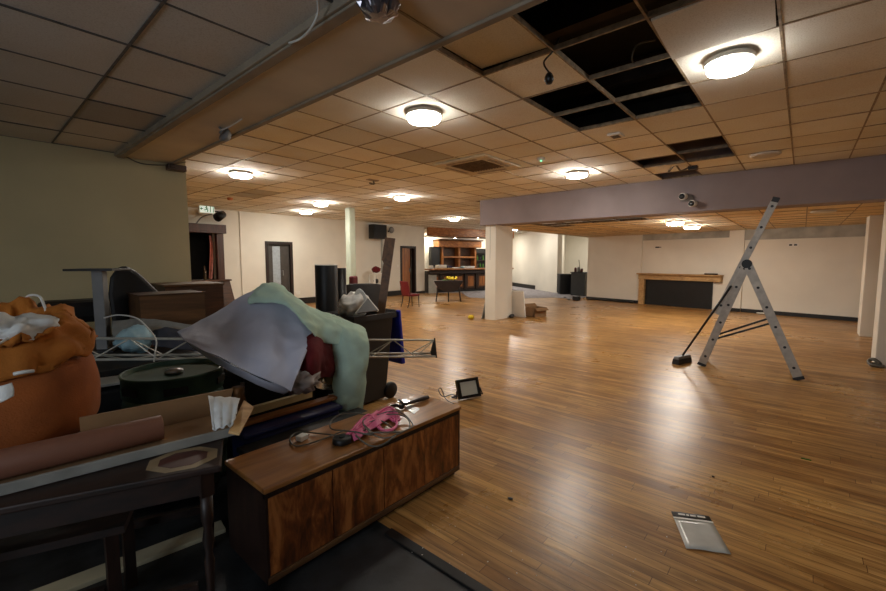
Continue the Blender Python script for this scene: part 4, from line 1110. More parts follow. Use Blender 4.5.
# ================================================================== SIDEBOARD
SX0, SX1, SY0, SY1, SZ = .79, 2.13, 1.69, 2.09, .47
t = thing('sideboard', 'low walnut sideboard with four flame-veneer doors at the edge of the floor', 'sideboard', ((SX0+SX1)/2, (SY0+SY1)/2, 0))
obj('carcass', MB().box(SX0+.012, SX1-.012, SY0+.02, SY1, .045, SZ-.022), m_mahog, t)
obj('top', MB().box(SX0-.006, SX1+.012, SY0-.006, SY1+.004, SZ-.022, SZ), m_top, t, bev=.006)
obj('plinth', MB().box(SX0+.03, SX1-.02, SY0+.03, SY1-.02, 0, .0445), m_blk, t)
obj('base_rail', MB().box(SX0, SX1, SY0-.004, SY0+.018, .03, .062), m_brown, t, bev=.006)
obj('end_panel', MB().box(SX0, SX0+.0115, SY0, SY1-.002, .03, SZ-.023), m_dwood_z, t)
obj('end_panel', MB().box(SX1-.0115, SX1, SY0, SY1-.002, .03, SZ-.023), m_mahog_z, t)
obj('door_rail', MB().box(SX0+.0, SX1, SY0+.004, SY0+.018, SZ-.048, SZ-.023), m_dwood, t)
W4 = (SX1-SX0-.02)/4
for k in range(4):
    a = SX0+.01+k*W4
    obj('door', MB().box(a+.003, a+W4-.003, SY0, SY0+.018, .066, SZ-.05), m_burl, t, bev=.002)

def on(px, py, dz=0): return at(px, py, z=SZ+dz)
# pink cable hank: looped flat cable
random.seed(4)
def hank(pts_px, n_, jit, z0):
    out = []
    base = [on(*p) for p in pts_px]
    for k in range(n_):
        for i, p in enumerate(base):
            out.append(Vector((p.x+random.uniform(-jit, jit), p.y+random.uniform(-jit, jit), z0+random.uniform(.0, .022))))
    return out
loop = [(352, 436), (372, 424), (392, 417), (398, 428), (384, 432), (368, 420), (350, 434), (388, 412), (396, 424), (380, 418), (345, 440), (376, 414)]
tag(obj('pink_cable', MB().tube(hank(loop, 2, .018, SZ+.010), .0065, 7, smooth=6), m_pink, smooth=True), 'bundled pink cable lying on the sideboard top', 'cable')
# pink cloth-like band of the hank
rows = [[on(354+8*k, 441-5.2*k, .012+.02*math.sin(k*1.7)**2) for k in range(6)], [on(352+8*k, 436-5.2*k, .028+.012*math.sin(k*2.3)) for k in range(6)], [on(350+8*k, 432-5*k, .014) for k in range(6)]]
tag(obj('pink_strap', MB().grid(wrinkle(patch(rows, 5), .005, 30, 2)), m_pink, smooth=True, solid=.004), 'crumpled pink strap tangled into the grey cable', 'strap')
# grey cable loops
g_ = []
def ring(cx, cy, rx, ry, n_=14, a0=0, turns=1.0, z=.02):
    c = on(cx, cy)
    ex = on(cx+rx, cy)-c; ey = on(cx, cy+ry)-c
    return [c+ex*math.cos(a0+2*PI*turns*k/n_)+ey*math.sin(a0+2*PI*turns*k/n_)+Vector((0, 0, z+.012*math.sin(k*1.3))) for k in range(n_+1)]
path = ring(376, 436, 21, 12, 16, 2.2, 1.1)+ring(388, 428, 25, 13, 16, 2.6, 1.05, .028)+ring(370, 428, 40, 12, 16, 1.5, 1.0, .03)+[on(350, 436, .02), on(325, 434, .012), on(300, 432, .01), on(290, 438, .008), on(296, 446, .008), on(320, 440, .01), on(345, 430, .014)]
tag(obj('grey_cable', MB().tube(path, .0042, 7, smooth=4), m_gcab, smooth=True), 'grey cable coiled in loose loops over the sideboard edge', 'cable')
q = on(302, 440)
T = Matrix.Translation(q) @ Matrix.Rotation(.3, 4, 'Z')
t = thing('plug_adaptor', 'white plug adaptor on the sideboard top', 'plug', tuple(q))
obj('body', MB().box(-.028, .028, -.022, .022, .001, .03, T), m_white_p, t, bev=.005)
obj('pin', MB().box(.0285, .046, -.012, -.006, .012, .018, T), m_brass, t); obj('pin', MB().box(.0285, .046, .006, .012, .012, .018, T), m_brass, t)
q = on(342, 443)
t = thing('rubber_puck', 'small round black puck on the sideboard beside the pink cable', 'puck', tuple(q))
obj('body', MB().lathe([(.044, .001), (.05, .006), (.05, .028), (.045, .034), (0, .034)], q, 24), m_blk_p, t, smooth=True, bev=.002)
obj('hub', MB().lathe([(.016, .0345), (.016, .038), (0, .038)], q, 16), m_blk_m, t)
# hammer and scraper
a, b = on(399, 406, .020), on(428, 397, .018)
t = thing('claw_hammer', 'claw hammer with a dark handle on the sideboard end', 'hammer', tuple(a))
dv = (b-a).normalized(); pv = Vector((-dv.y, dv.x, 0))
obj('handle', MB().tube([a+dv*.02, a+dv*.06, b-dv*.05, b], [.008, .008, .015, .014], 10), m_dwood, t, smooth=True)
hd = MB().cyl(a-pv*.035, a-pv*.01, .014, 14).cyl(a-pv*.01, a+pv*.02, .011, 14)
hd.hexa([a+pv*.02+dv*-.010+Vector((0, 0, -.01)), a+pv*.02+dv*.010+Vector((0, 0, -.01)), a+pv*.02+dv*.010+Vector((0, 0, .01)), a+pv*.02+dv*-.010+Vector((0, 0, .01)), a+pv*.07+dv*-.020+Vector((0, 0, -.013)), a+pv*.07+dv*.006+Vector((0, 0, -.013)), a+pv*.07+dv*.006+Vector((0, 0, -.008)), a+pv*.07+dv*-.020+Vector((0, 0, -.008))])
obj('head', hd, m_blk_m, t)
c = [on(405, 408, .002), on(414, 414, .002), on(420, 409, .002), on(409, 404, .002)]
t = thing('paint_scraper', 'steel paint scraper blade under the hammer on the sideboard', 'scraper', tuple(c[0]))
obj('blade', MB().hexa([p for p in c]+[p+Vector((0, 0, .0015)) for p in c]), m_steel, t)
obj('handle', MB().tube([(c[0]+c[3])/2+Vector((0, 0, .008)), on(403, 403.2, .008), on(399, 400, .008)], [.006, .010, .008], 8), m_blk_p, t, smooth=True)

# ================================================================== THE HEAP
# dark table: front edge across the foot of the picture
F0 = at(221, 465.5, z=.72); F0.z = 0
UX = at(0, 508, z=.72)-at(221, 465.5, z=.72); UX.z = 0; UX.normalize(); VX = Vector((UX.y, -UX.x, 0))
if VX.y < 0: VX = -VX
TZ = .72
def tb(u0, u1, v0, v1, z0, z1, mb=None):
    mb = mb or MB()
    c = [F0+UX*u0+VX*v0, F0+UX*u1+VX*v0, F0+UX*u1+VX*v1, F0+UX*u0+VX*v1]
    return mb.hexa([Vector((p.x, p.y, z0)) for p in c]+[Vector((p.x, p.y, z1)) for p in c])
def tp(u, v, z): p = F0+UX*u+VX*v; return Vector((p.x, p.y, z))
t = thing('dark_table', 'long dark stained table with turned legs and an inlaid corner', 'table', tuple(F0+UX*.8+VX*.4))
obj('top', tb(0, 1.7, 0, .78, TZ-.025, TZ), m_dwood, t, bev=.006)
obj('apron', tb(.06, 1.64, .05, .075, TZ-.12, TZ-.0255), m_dwood, t)
obj('apron', tb(.06, 1.64, .70, .725, TZ-.12, TZ-.0255), m_dwood, t)
prof = [(.013, 0), (.017, .03), (.012, .06), (.015, .12), (.013, .25), (.018, .34), (.012, .37), (.02, .42), (.014, .47), (.021, .50), (.021, .52)]
for u, v in ((.055, .06), (1.6, .10), (.09, .67), (1.6, .67), (.85, .10)):
    c = F0+UX*u+VX*v
    l = obj('leg', MB().lathe(prof+[(.021, .595)], c, 16), m_dwood_z, t, smooth=True)
    obj('leg_block', MB().box(c.x-.022, c.x+.022, c.y-.022, c.y+.022, .596, TZ-.026), m_dwood_z, l)
obj('stretcher', tb(.1, 1.6, .09, .115, .2, .235), m_dwood, t)
obj('stretcher', tb(.1, 1.6, .655, .68, .2, .235), m_dwood, t)
oc = []
cx, cy = .125, .115
octo = lambda ru, rv: [(cx+ru*math.cos(PI/8+k*PI/4), cy+rv*math.sin(PI/8+k*PI/4)) for k in range(8)]
def octm(ru, rv, z): 
    P = [tp(u, v, 0) for u, v in octo(ru, rv)]
    return MB().prism([(p.x, p.y) for p in P], z, z+.0008)
obj('inlay_ring', octm(.118, .10, TZ+.0002), m_inlay, t)
obj('inlay_centre', octm(.082, .068, TZ+.0012), m_inlay_r, t)
# open low bench behind, under the table
t = thing('dark_bench', 'dark wooden bench frame pushed in under the long table', 'bench', tuple(F0+UX*.75+VX*.45))
obj('seat', tb(.35, 1.5, .28, .58, .40, .43), m_dwood, t)
for u in (.40, 1.45):
    for v in (.31, .55): 
        c = F0+UX*u+VX*v; obj('leg', MB().box(c.x-.02, c.x+.02, c.y-.02, c.y+.02, 0, .399), m_dwood_z, t)
obj('stretcher', tb(.43, 1.42, .30, .33, .14, .18), m_dwood, t)

# pale chipped board lying on the floor
a, b = at(222, 534, z=0), at(74, 592, z=0)
dv = (b-a).normalized(); nv = Vector((-dv.y, dv.x, 0))
if nv.y < 0: nv = -nv
a2 = a-dv*.02; b2 = b+dv*.55
tag(obj('painted_board', MB().hexa([a2-nv*.0, b2, b2+nv*.10, a2+nv*.10]+[p+Vector((0, 0, .022)) for p in (a2, b2, b2+nv*.10, a2+nv*.10)]), m_cream_b, bev=.003), 'chipped cream painted board lying on the floor under the table', 'board')

# trough of board: white-edged base with an upright brown back
F0 = at(238, 434.5, z=.722); F0.z = 0
UX = at(0, 496.5, z=.722)-at(238, 434.5, z=.722); UX.z = 0; UX.normalize(); VX = Vector((UX.y, -UX.x, 0))
if VX.y < 0: VX = -VX
t = thing('board_trough', 'long trough of grey-edged brown board lying along the table', 'trough', tuple(tp(.5, .15, TZ)))
obj('base_board', tb(.0, 1.3, .012, .28, TZ+.003, TZ+.018), m_card, t)
obj('edge_strip', tb(.0, 1.3, -.002, .0115, TZ+.002, TZ+.038), m_greyboard, t, bev=.003)
e0, e1 = tp(-.16, .30, 0), tp(1.5, .30, 0)
obj('back_board', MB().hexa([tp(-.03, .265, TZ+.019), tp(.49, .265, TZ+.019), tp(.49, .278, TZ+.019), tp(-.03, .278, TZ+.019), tp(-.07, .31, TZ+.11), tp(.49, .31, TZ+.11), tp(.49, .323, TZ+.11), tp(-.07, .323, TZ+.11)]), m_card, t)
E_ = [at(244, 400, d=1.90), at(254, 407, d=1.88), at(240, 433, d=1.66), at(229, 431, d=1.67)]
en = (E_[1]-E_[0]).cross(E_[3]-E_[0]).normalized()*.012
obj('end_board', MB().hexa(E_+[p+en for p in E_]), m_pine, t)
# brown tube in the trough
r_ = .048
tag(obj('cardboard_tube', MB().cyl(at(162, 427, z=TZ+.02+r_), at(-60, 478.5, z=TZ+.02+r_), r_, 28), m_tube, smooth=True, bev=.002), 'long brown cardboard tube lying in the board trough', 'tube')
# white cloth over the trough end
rows = []
for i, (y0, y1, d0) in enumerate(((397, 399, 1.88), (403, 404, 1.79), (412, 412, 1.74), (421, 419, 1.70), (429, 424, 1.665))):
    row = []
    for k in range(7):
        u = k/6; w_ = (208+i*1.2, 240-i*1.6)
        row.append(at(w_[0]+(w_[1]-w_[0])*u, y0+(y1-y0)*u+(2.5 if i == 4 and k % 2 else 0), d=d0+(.006 if k % 2 else -.005)*(i > 0)+.02*abs(u-.5)))
    rows.append(row)
tag(obj('white_rag', MB().grid(wrinkle(patch(rows, 5), .008, 24, 4)), m_cloth, smooth=True, solid=.006), 'white rag draped over the end of the board trough', 'rag')

# rust bean bag with its mustard cover
bc = Vector((.105, 2.35, 0)); bz = TZ+.022
t = thing('bean_bag', 'rust orange bean bag with a slack mustard cover, slumped on the table', 'bean bag', (bc.x, bc.y, bz))
def bagfn(a, z): return 1+.05*noise.noise(Vector((math.cos(a)*1.3, math.sin(a)*1.3, z*3)))+.025*noise.noise(Vector((math.cos(a)*5, math.sin(a)*5, z*9)))
prof = [(0, bz+.001), (.185, bz+.001), (.24, bz+.02), (.262, bz+.075), (.268, bz+.15), (.264, bz+.23), (.250, bz+.30), (.21, bz+.345), (.14, bz+.365), (0, bz+.37)]
prof = [(max(0, p.x), p.y) for p in spline([Vector((r, z, 0)) for r, z in prof], 4)]
prof[0] = (0, bz+.001); prof[-1] = (0, bz+.37)
obj('bag_body', MB().lathe(prof, bc, 48, fn=bagfn), m_rust, t, smooth=True)
# mustard cover: gathered ring of cloth round an opening turned to the hall
P = []
oc_ = bc+Vector((.01, -.10, 0))
nA = 72
for k in range(nA+1):
    a = 2*PI*k/nA
    cam_side = math.cos(a-math.radians(-110))      # 1 on the side towards the camera
    fold = noise.noise(Vector((math.cos(a)*2.4, math.sin(a)*2.4, 3)))
    f2 = noise.noise(Vector((math.cos(a)*6, math.sin(a)*6, 8)))
    hem = bz+.325+.045*fold-.02*cam_side+.05*math.cos(a-.2)
    rows_ = [(.085+.02*f2, bz+.36, 0), (.10+.02*f2, bz+.43-.05*cam_side, 0), (.13+.025*fold, bz+.475+.03*fold-.06*cam_side, 0), (.175+.02*f2, bz+.475+.04*f2-.055*cam_side, 0), (.23+.02*fold, bz+.425+.02*fold-.02*cam_side, 1), (.262+.014*f2, (bz+.41+hem)/2, 1), (.275+.014*f2, hem, 1), (.262+.01*f2, hem-.008, 1), (.25, hem+.02, 1)]
    col_ = []
    for r, z, m_ in rows_:
        cc_ = oc_.lerp(bc, .3 if not m_ else 1)
        col_.append(Vector((cc_.x+r*math.cos(a), cc_.y+r*math.sin(a), z)))
    P.append(spline(col_, 3))
obj('slack_cover', MB().grid(wrinkle(P, .02, 9, 1)), m_must, t, smooth=True, solid=.006)
dc = at(18, 303, d=1.85)
obj('drawcord', MB().tube([at(28, 303, d=1.78), at(27, 297, d=1.78), at(33, 295, d=1.77), at(40, 297, d=1.75), at(44, 305, d=1.72), at(46, 311, d=1.70)], .005, 8, smooth=6), m_wcab, t, smooth=True)
obj('piping', MB().tube([at(-6, 346, d=1.34), at(2, 342, d=1.36), at(8, 338, d=1.38)], .004, 8, smooth=6), m_wcab, t, smooth=True)
rows = [[at(-10, 388, d=1.315), at(2, 386, d=1.315), at(12, 383, d=1.33)], [at(-10, 396, d=1.305), at(3, 394, d=1.305), at(14, 389, d=1.325)], [at(-10, 405, d=1.30), at(2, 402, d=1.30), at(14, 396, d=1.32)]]
obj('white_band', MB().grid(patch(rows, 4)), m_cloth, t, smooth=True, solid=.006)
obj('cord_end', MB().tube([at(14, 374, d=1.33), at(24, 372, d=1.34), at(34, 371, d=1.36)], .006, 8, smooth=5), m_wcab, t, smooth=True)
c = Vector((oc_.x, oc_.y-.005, bz+.44))
tag(obj('crumpled_cloth', MB().ball(c, (.115, .115, .06), 36, 20, bump=.55, freq=2.6), m_cloth, smooth=True), 'crumpled white cloth stuffed in the bean bag opening', 'cloth')

# green keg
kc = Vector((.83, 2.93, 0)); kr = .27
t = thing('beer_keg', 'dark green steel keg standing behind the board trough', 'keg', tuple(kc))
obj('body', MB().lathe([(0, .03), (.2, .03), (kr*.96, .06), (kr, .12), (kr, .24), (kr+.012, .26), (kr, .28), (kr, .42), (kr+.012, .44), (kr, .46), (kr, .60), (kr*.94, .66), (.12, .69), (0, .69)], kc, 40), m_keg, t, smooth=True)
n_ = 40
obj('handle_ring', MB().lathe([(kr*.9, .64), (kr, .645), (kr, .755), (kr*1.015, .76), (kr*1.015, .775), (kr*.97, .775), (kr*.95, .748), (0, .745)], kc, 48), m_keg, t, smooth=True, bev=.003)
for a in (200, 255, 320, 80):
    a = math.radians(a); T = Matrix.Translation(kc+Vector((kr*math.cos(a), kr*math.sin(a), .70))) @ Matrix.Rotation(a, 4, 'Z')
    obj('hand_slot', MB().box(-.004, .003, -.06, .06, -.022, .022, T), m_blk, t, bev=.002)
obj('valve', MB().lathe([(.05, .746), (.05, .765), (.03, .775), (0, .775)], kc, 20), m_steel, t, smooth=True)
tag(obj('bronze_jug', MB().lathe([(0, .471), (.035, .471), (.05, .52), (.045, .60), (.028, .66), (.036, .70), (0, .70)], (1.03, 2.49, .0), 20), m_brass, smooth=True), 'tarnished bronze jug half hidden beside the green keg', 'jug')
# blue storage crate with battens across it
t = thing('storage_crate', 'navy blue plastic storage crate behind the sideboard', 'crate', (1.42, 2.28, 0))
obj('body', MB().box(.985, 1.62, 2.32, 2.52, .0, .44), m_navy, t, bev=.02)
obj('lid', MB().box(.97, 1.635, 2.305, 2.535, .4405, .47), m_navy, t, bev=.01)
a, b = at(252, 414.5, z=.515), at(312, 394, z=.515)
def plank(nm, a, b, w_, h_, mat, lab, ext=0):
    dv = (b-a).normalized(); a = a-dv*ext
    return tag(obj(nm, MB().beam(a, b, w_, h_), mat, bev=.002), lab, 'timber', 'timber offcuts over the navy crate')
plank('timber_batten', at(250, 411, z=.525), at(311, 393.5, z=.525), .035, .045, M('pale_batten', (226, 198, 142), .6), 'pale square batten laid over the navy crate', .1)
plank('timber_board', at(252, 421, z=.487), at(336, 396.5, z=.487), .07, .02, m_oak, 'orange-brown plank laid over the navy crate, closer to the sideboard', .12)
t = thing('dark_filler_box', 'low black filler box added to darken the gap behind the sideboard', 'filler box', (1.3, 2.2, 0))  # added black box, makes the space below the crate read dark
obj('body', MB().box(.93, 1.74, 2.12, 2.285, 0, .40), m_blk, t, bev=.01)
obj('lid', MB().box(.92, 1.75, 2.115, 2.29, .4005, .43), m_blk, t, bev=.008)
# steel pans
pc = at(322, 402, d=2.95)
t = thing('steel_pan', 'shiny steel pan among the rubbish beside the mint towel', 'pan', (1.80, 2.68, 0))
c = Vector((1.80, 2.68, 0))
obj('body', MB().lathe([(0, .36), (.11, .36), (.125, .38), (.13, .50), (.138, .505), (.128, .505), (.12, .39), (0, .375)], c, 32), m_chrome, t, smooth=True)
obj('handle', MB().tube([c+Vector((-.09, -.10, .47)), c+Vector((-.12, -.15, .48)), c+Vector((-.03, -.17, .48)), c+Vector((.0, -.13, .47))], .008, 8, smooth=4), m_chrome, t, smooth=True)
tag(obj('glass_bowl', MB().lathe([(0, .506), (.05, .506), (.08, .53), (.11, .59), (.118, .60), (.11, .60), (.07, .535), (0, .515)], c, 32), M('smoked_glass', (120, 104, 70), .12, .6, var=.2), smooth=True), 'brassy bowl stacked in the steel pan', 'bowl')
tag(obj('plastic_tub', MB().lathe([(0, 0), (.15, 0), (.17, .34), (.175, .359), (0, .359)], c, 28), m_blk_p, smooth=True), 'upturned black tub under the steel pan', 'tub')

# black flight case that the sheet hangs over
t = thing('flight_case', 'black flight case under the lilac grey sheet', 'case', (1.6, 3.05, 0))
obj('body', MB().box(1.22, 2.06, 2.88, 3.36, .02, .60), m_blk, t)
for x in (1.22, 2.06):
    for y in (2.88, 3.36): obj('corner', MB().box(x-.012, x+.012, y-.012, y+.012, .02, .61), m_steel, t)
obj('lid', MB().box(1.22, 2.06, 2.88, 3.36, .6005, .645), m_blk_m, t, bev=.008)
cz_ = at(264, 320, d=3.06)
Tc = Matrix(((RT.x, FW.x, 0, 0), (RT.y, FW.y, 0, 0), (0, 0, 1, 0), (0, 0, 0, 1)))
tag(obj('cushion', MB().ball((cz_.x, cz_.y, .90), (.2, .05, .25), 24, 14, T=Tc, bump=.1), m_blk_f, smooth=True), 'dark cushion propping up the lilac grey sheet', 'cushion')

def cloth(nm, spec, k, amp, fr, seed, mat, lab, cat, th=.006):
    rows = [[at(px, py, d=d) for px, py, d in r] for r in spec]
    return tag(obj(nm, MB().grid(wrinkle(patch(rows, k), amp, fr, seed)), mat, smooth=True, solid=th), lab, cat)
# lilac-grey sheet
top_ = [(178, 333, 2.80), (205, 319, 2.90), (232, 303, 2.98), (257, 289, 3.02), (276, 293, 3.0), (294, 308, 2.93), (313, 336, 2.80)]
bot_ = [(184, 341, 2.62), (206, 352, 2.56), (228, 362, 2.52), (248, 372, 2.48), (266, 380, 2.45), (280, 386, 2.44), (291, 392, 2.44)]
spec = []
for f, bl in ((0, 0), (.22, .02), (.45, .03), (.7, .03), (.88, .012), (1, 0)):
    spec.append([tuple(a[i]+(b[i]-a[i])*f-(bl*(1+.8*math.sin(k*2.2)) if i == 2 else 0) for i in range(3)) for k, (a, b) in enumerate(zip(top_, bot_))])
cloth('bed_sheet', spec, 9, .013, 6, 2, m_sheet, 'lilac grey bed sheet thrown over the heap', 'sheet')
# turned-back hem of the sheet
cloth('folded_cloth', [
    [(188, 342, 2.660), (214, 355.5, 2.590), (242, 370, 2.530), (266, 381, 2.490), (288, 388, 2.480)],
    [(190, 345, 2.670), (216, 359, 2.600), (244, 374, 2.540), (268, 385, 2.500), (288, 392, 2.495)],
    [(194, 348, 2.690), (216, 363, 2.630), (244, 378, 2.570), (268, 389, 2.530), (284, 394, 2.520)]], 6, .002, 9, 3, m_sheet, 'second folded edge peeping out below the lilac grey sheet', 'cloth')
# mint towel lying over the top of the heap, running down to the bin
cloth('mint_throw', [
    [(254, 292, 3.10), (268, 284, 3.12), (284, 289, 3.12), (300, 302, 3.12), (318, 312, 3.14), (338, 318, 3.2)],
    [(252, 296, 2.93), (266, 287, 2.93), (284, 294, 2.91), (302, 308, 2.88), (320, 317, 2.98), (342, 324, 3.06)],
    [(250, 300, 2.86), (266, 298, 2.84), (286, 302, 2.80), (304, 318, 2.77), (322, 328, 2.88), (346, 332, 2.97)],
    [(250, 302, 2.86), (266, 302, 2.84), (288, 306, 2.79), (308, 330, 2.74), (322, 342, 2.86), (340, 344, 2.94)]], 9, .026, 8, 6, m_mint, 'mint green throw spread over the crest of the heap', 'throw')
cloth('mint_towel', [
    [(318, 315, 3.24), (332, 316, 3.26), (348, 320, 3.28), (362, 327, 3.30)],
    [(322, 320, 3.06), (336, 321, 3.06), (352, 326, 3.10), (366, 334, 3.14)],
    [(330, 332, 2.97), (340, 333, 2.95), (355, 336, 2.98), (368, 341, 3.04)],
    [(334, 352, 2.95), (343, 353, 2.92), (356, 354, 2.94), (368, 356, 3.00)],
    [(334, 384, 2.95), (343, 385, 2.90), (355, 384, 2.92), (365, 382, 3.00)],
    [(332, 414, 2.95), (342, 418, 2.90), (353, 415, 2.92), (362, 408, 3.00)]], 8, .022, 7, 8, m_mint, 'mint green towel hanging down in front of the wheelie bin', 'towel')
cloth('red_cloth', [
    [(300, 345, 2.72), (312, 334, 2.80), (322, 333, 2.96), (336, 345, 3.06)],
    [(300, 358, 2.66), (314, 350, 2.68), (326, 351, 2.84), (337, 358, 3.02)],
    [(299, 372, 2.64), (312, 366, 2.62), (326, 366, 2.80), (337, 370, 3.00)],
    [(298, 378, 2.66), (312, 378, 2.64), (326, 377, 2.82), (336, 377, 3.02)]], 8, .014, 12, 9, m_red, 'crimson cloth bunched between the sheet and the mint towel', 'cloth')
tag(obj('polythene_bag', MB().ball(at(300, 381, d=2.62), (.12, .10, .07), 24, 14, bump=.5, freq=3), M('grey_polythene', (150, 140, 136), .4, var=.15), smooth=True), 'greyish polythene bag crumpled under the sheet corner', 'bag')

# lattice truss
A0, A1 = at(62, 348, d=2.80), at(434, 347.5, d=3.72)
t = thing('lattice_truss', 'slim zinc lattice truss lying across the heap', 'truss', tuple((A0+A1)/2))
dt = (A1-A0).normalized(); sd = dt.cross(Vector((0, 0, 1))).normalized(); ud = sd.cross(dt)
hh = .066
ch = [ud*hh+sd*.0, -ud*hh+sd*.07, -ud*hh-sd*.07]
LT = (A1-A0).length
for c_ in ch: obj('chord', MB().cyl(A0+c_, A1+c_, .009, 10), m_alu_d, t, smooth=True)
nb = 14
for pair, (i, k) in enumerate(((0, 1), (0, 2), (1, 2))):
    web = [A0+dt*LT*(s/nb)+(ch[i] if s % 2 == 0 else ch[k]) for s in range(nb+1)]
    obj('web_rod', MB().tube(web, .0055, 6), m_alu_d, t)
endp = MB().prism([(-.085, -.075), (.085, -.075), (0, .085)], -.006, .006, Matrix(((sd.x, ud.x, dt.x, A1.x), (sd.y, ud.y, dt.y, A1.y), (sd.z, ud.z, dt.z, A1.z), (0, 0, 0, 1))) )
obj('end_plate', endp, m_blk_m, t)

# black trestle table at the back of the heap and what stands on it
BX0, BX1, BY0, BY1, BZ = -1.2, 1.95, 3.45, 5.1, .718
t = thing('trestle_table', 'wide black topped table at the back of the heap', 'table', ((BX0+BX1)/2, (BY0+BY1)/2, 0))
obj('top', MB().box(BX0, BX1, BY0, BY1, BZ-.04, BZ), m_blk, t, bev=.006)
for x in (BX0+.1, BX1-.1):
    for y in (BY0+.1, BY1-.1): obj('leg', MB().box(x-.025, x+.025, y-.025, y+.025, 0, BZ-.041), m_blk_m, t)
obj('apron', MB().box(BX0+.05, BX1-.05, BY0+.04, BY0+.07, BZ-.12, BZ-.041), m_blk, t)
# upturned table pedestal
pc = at(101, 300, d=3.35); pc = Vector((pc.x, pc.y, BZ))
t = thing('table_pedestal', 'upturned grey steel table pedestal with its square plate on top', 'pedestal', tuple(pc))
T = Matrix.Translation(pc) @ Matrix.Rotation(YAW-math.radians(90)+.25, 4, 'Z')
obj('column', MB().box(-.038, .038, -.038, .038, .012, .645, T), m_grey_p, t, bev=.004)
obj('top_plate', MB().box(-.16, .16, -.16, .16, .646, .663, T), m_blk_m, t, bev=.003)
obj('foot_plate', MB().box(-.11, .11, -.11, .11, 0.0005, .0115, T), m_blk_m, t)
# black stacking chair backs and seats on the table
def seatpad(px, py, y, wx, wy, hz, lab, rz=0, tilt=0):
    c = at(px, py, y=y)
    T = Matrix.Translation((c.x, c.y, BZ+.001)) @ Matrix.Rotation(rz, 4, 'Z')
    return c, T
c = at(74, 300, y=4.93)
t = thing('upholstered_stool', 'low black upholstered stool on the back table behind the pedestal', 'stool', (c.x, c.y, BZ))
T = Matrix.Translation((c.x, c.y, BZ))
obj('seat', MB().box(-.24, .24, -.16, .16, .175, .375, T), m_blk_f, t, bev=.06)
for x in (-.19, .19):
    for y in (-.13, .13): obj('leg', MB().box(x-.015, x+.015, y-.015, y+.015, .001, .176, T), m_blk_m, t)
# folded chair with a rounded back, leaning
c0_ = at(112, 296, y=4.5); 
t = thing('tub_chair', 'black chair with a rounded padded back tipped over on the back table', 'chair', (c0_.x+.25, 4.6, BZ))
def cp(px, py, y): return at(px, py, y=y)
outline = [(112, 311), (108, 294), (110, 277), (117, 267), (126, 265), (138, 272), (150, 283), (163, 296), (166, 311)]
f0 = [cp(a, b, 4.53) for a, b in outline]; f1 = [p+Vector((.03, .14, -.02)) for p in f0]
for p in (f0[0], f0[-1], f1[0], f1[-1]): p.z = BZ+.15
mb = MB(); n_ = len(f0); mb.faces(f0+f1, [tuple(range(n_)), tuple(range(2*n_-1, n_-1, -1))]+[(i, (i+1) % n_, n_+(i+1) % n_, n_+i) for i in range(n_)])
obj('backrest', mb, m_blk_f, t, bev=.03, smooth=False)
obj('seat', MB().box(f0[0].x+.02, f0[-1].x-.02, 4.525, 4.70, BZ+.06, BZ+.149), m_blk_f, t, bev=.02)
for x in (f0[0].x+.06, f0[-1].x-.06):
    for y in (4.555, 4.67): obj('leg', MB().box(x-.015, x+.015, y-.015, y+.015, BZ+.001, BZ+.061), m_blk_m, t)
# brown boxes
a, b = at(141, 300, y=4.30), at(205, 300, y=4.30)
zt = at(190, 293, y=4.30).z; 
xa, xb = f0[-1].x-.22, b.x
c1 = at(141, 300, y=4.75)
t = thing('drawer_box', 'low brown wooden drawer box on the back table', 'box', ((a.x+b.x)/2, 4.0, BZ))
Y0_ = 4.12
a, b = at(140, 305, y=Y0_), at(205, 305, y=Y0_)
zt = at(180, 293, y=Y0_).z
obj('body', MB().box(a.x, b.x, Y0_, Y0_+.36, BZ+.001, zt-.012), m_brown, t)
obj('top_edge', MB().box(a.x-.01, b.x+.01, Y0_-.01, Y0_+.37, zt-.0115, zt), m_mahog, t, bev=.003)
a, b = at(166, 305, y=5.3), at(224, 305, y=5.3)
zt = at(200, 283.5, y=5.3).z
t = thing('wooden_cabinet', 'tall brown wooden cabinet beyond the end of the magnolia wall', 'cabinet', ((a.x+b.x)/2, 5.5, 0))
obj('body', MB().box(a.x, b.x, 5.3, 5.85, .06, zt-.025), m_mahog, t)
obj('top', MB().box(a.x-.02, b.x+.015, 5.28, 5.87, zt-.0245, zt), m_brown, t, bev=.004)
obj('plinth', MB().box(a.x+.03, b.x-.03, 5.33, 5.83, 0, .059), m_blk, t)
# long dark case lying at the far end of the table
a, b = at(-30, 300, y=4.6), at(60, 303, y=4.6)
t = thing('keyboard_case', 'long black case lying on the back table beyond the bean bag', 'case', ((a.x+b.x)/2, 4.75, BZ))
obj('body', MB().box(a.x-.2, b.x-.32, 4.6, 4.9, BZ+.001, BZ+.25), m_blk_f, t, bev=.03)
obj('handle', MB().tube([((a.x+b.x)/2-.1, 4.6, BZ+.14), ((a.x+b.x)/2-.1, 4.55, BZ+.14), ((a.x+b.x)/2+.1, 4.55, BZ+.14), ((a.x+b.x)/2+.1, 4.6, BZ+.14)], .01, 8), m_blk_p, t)
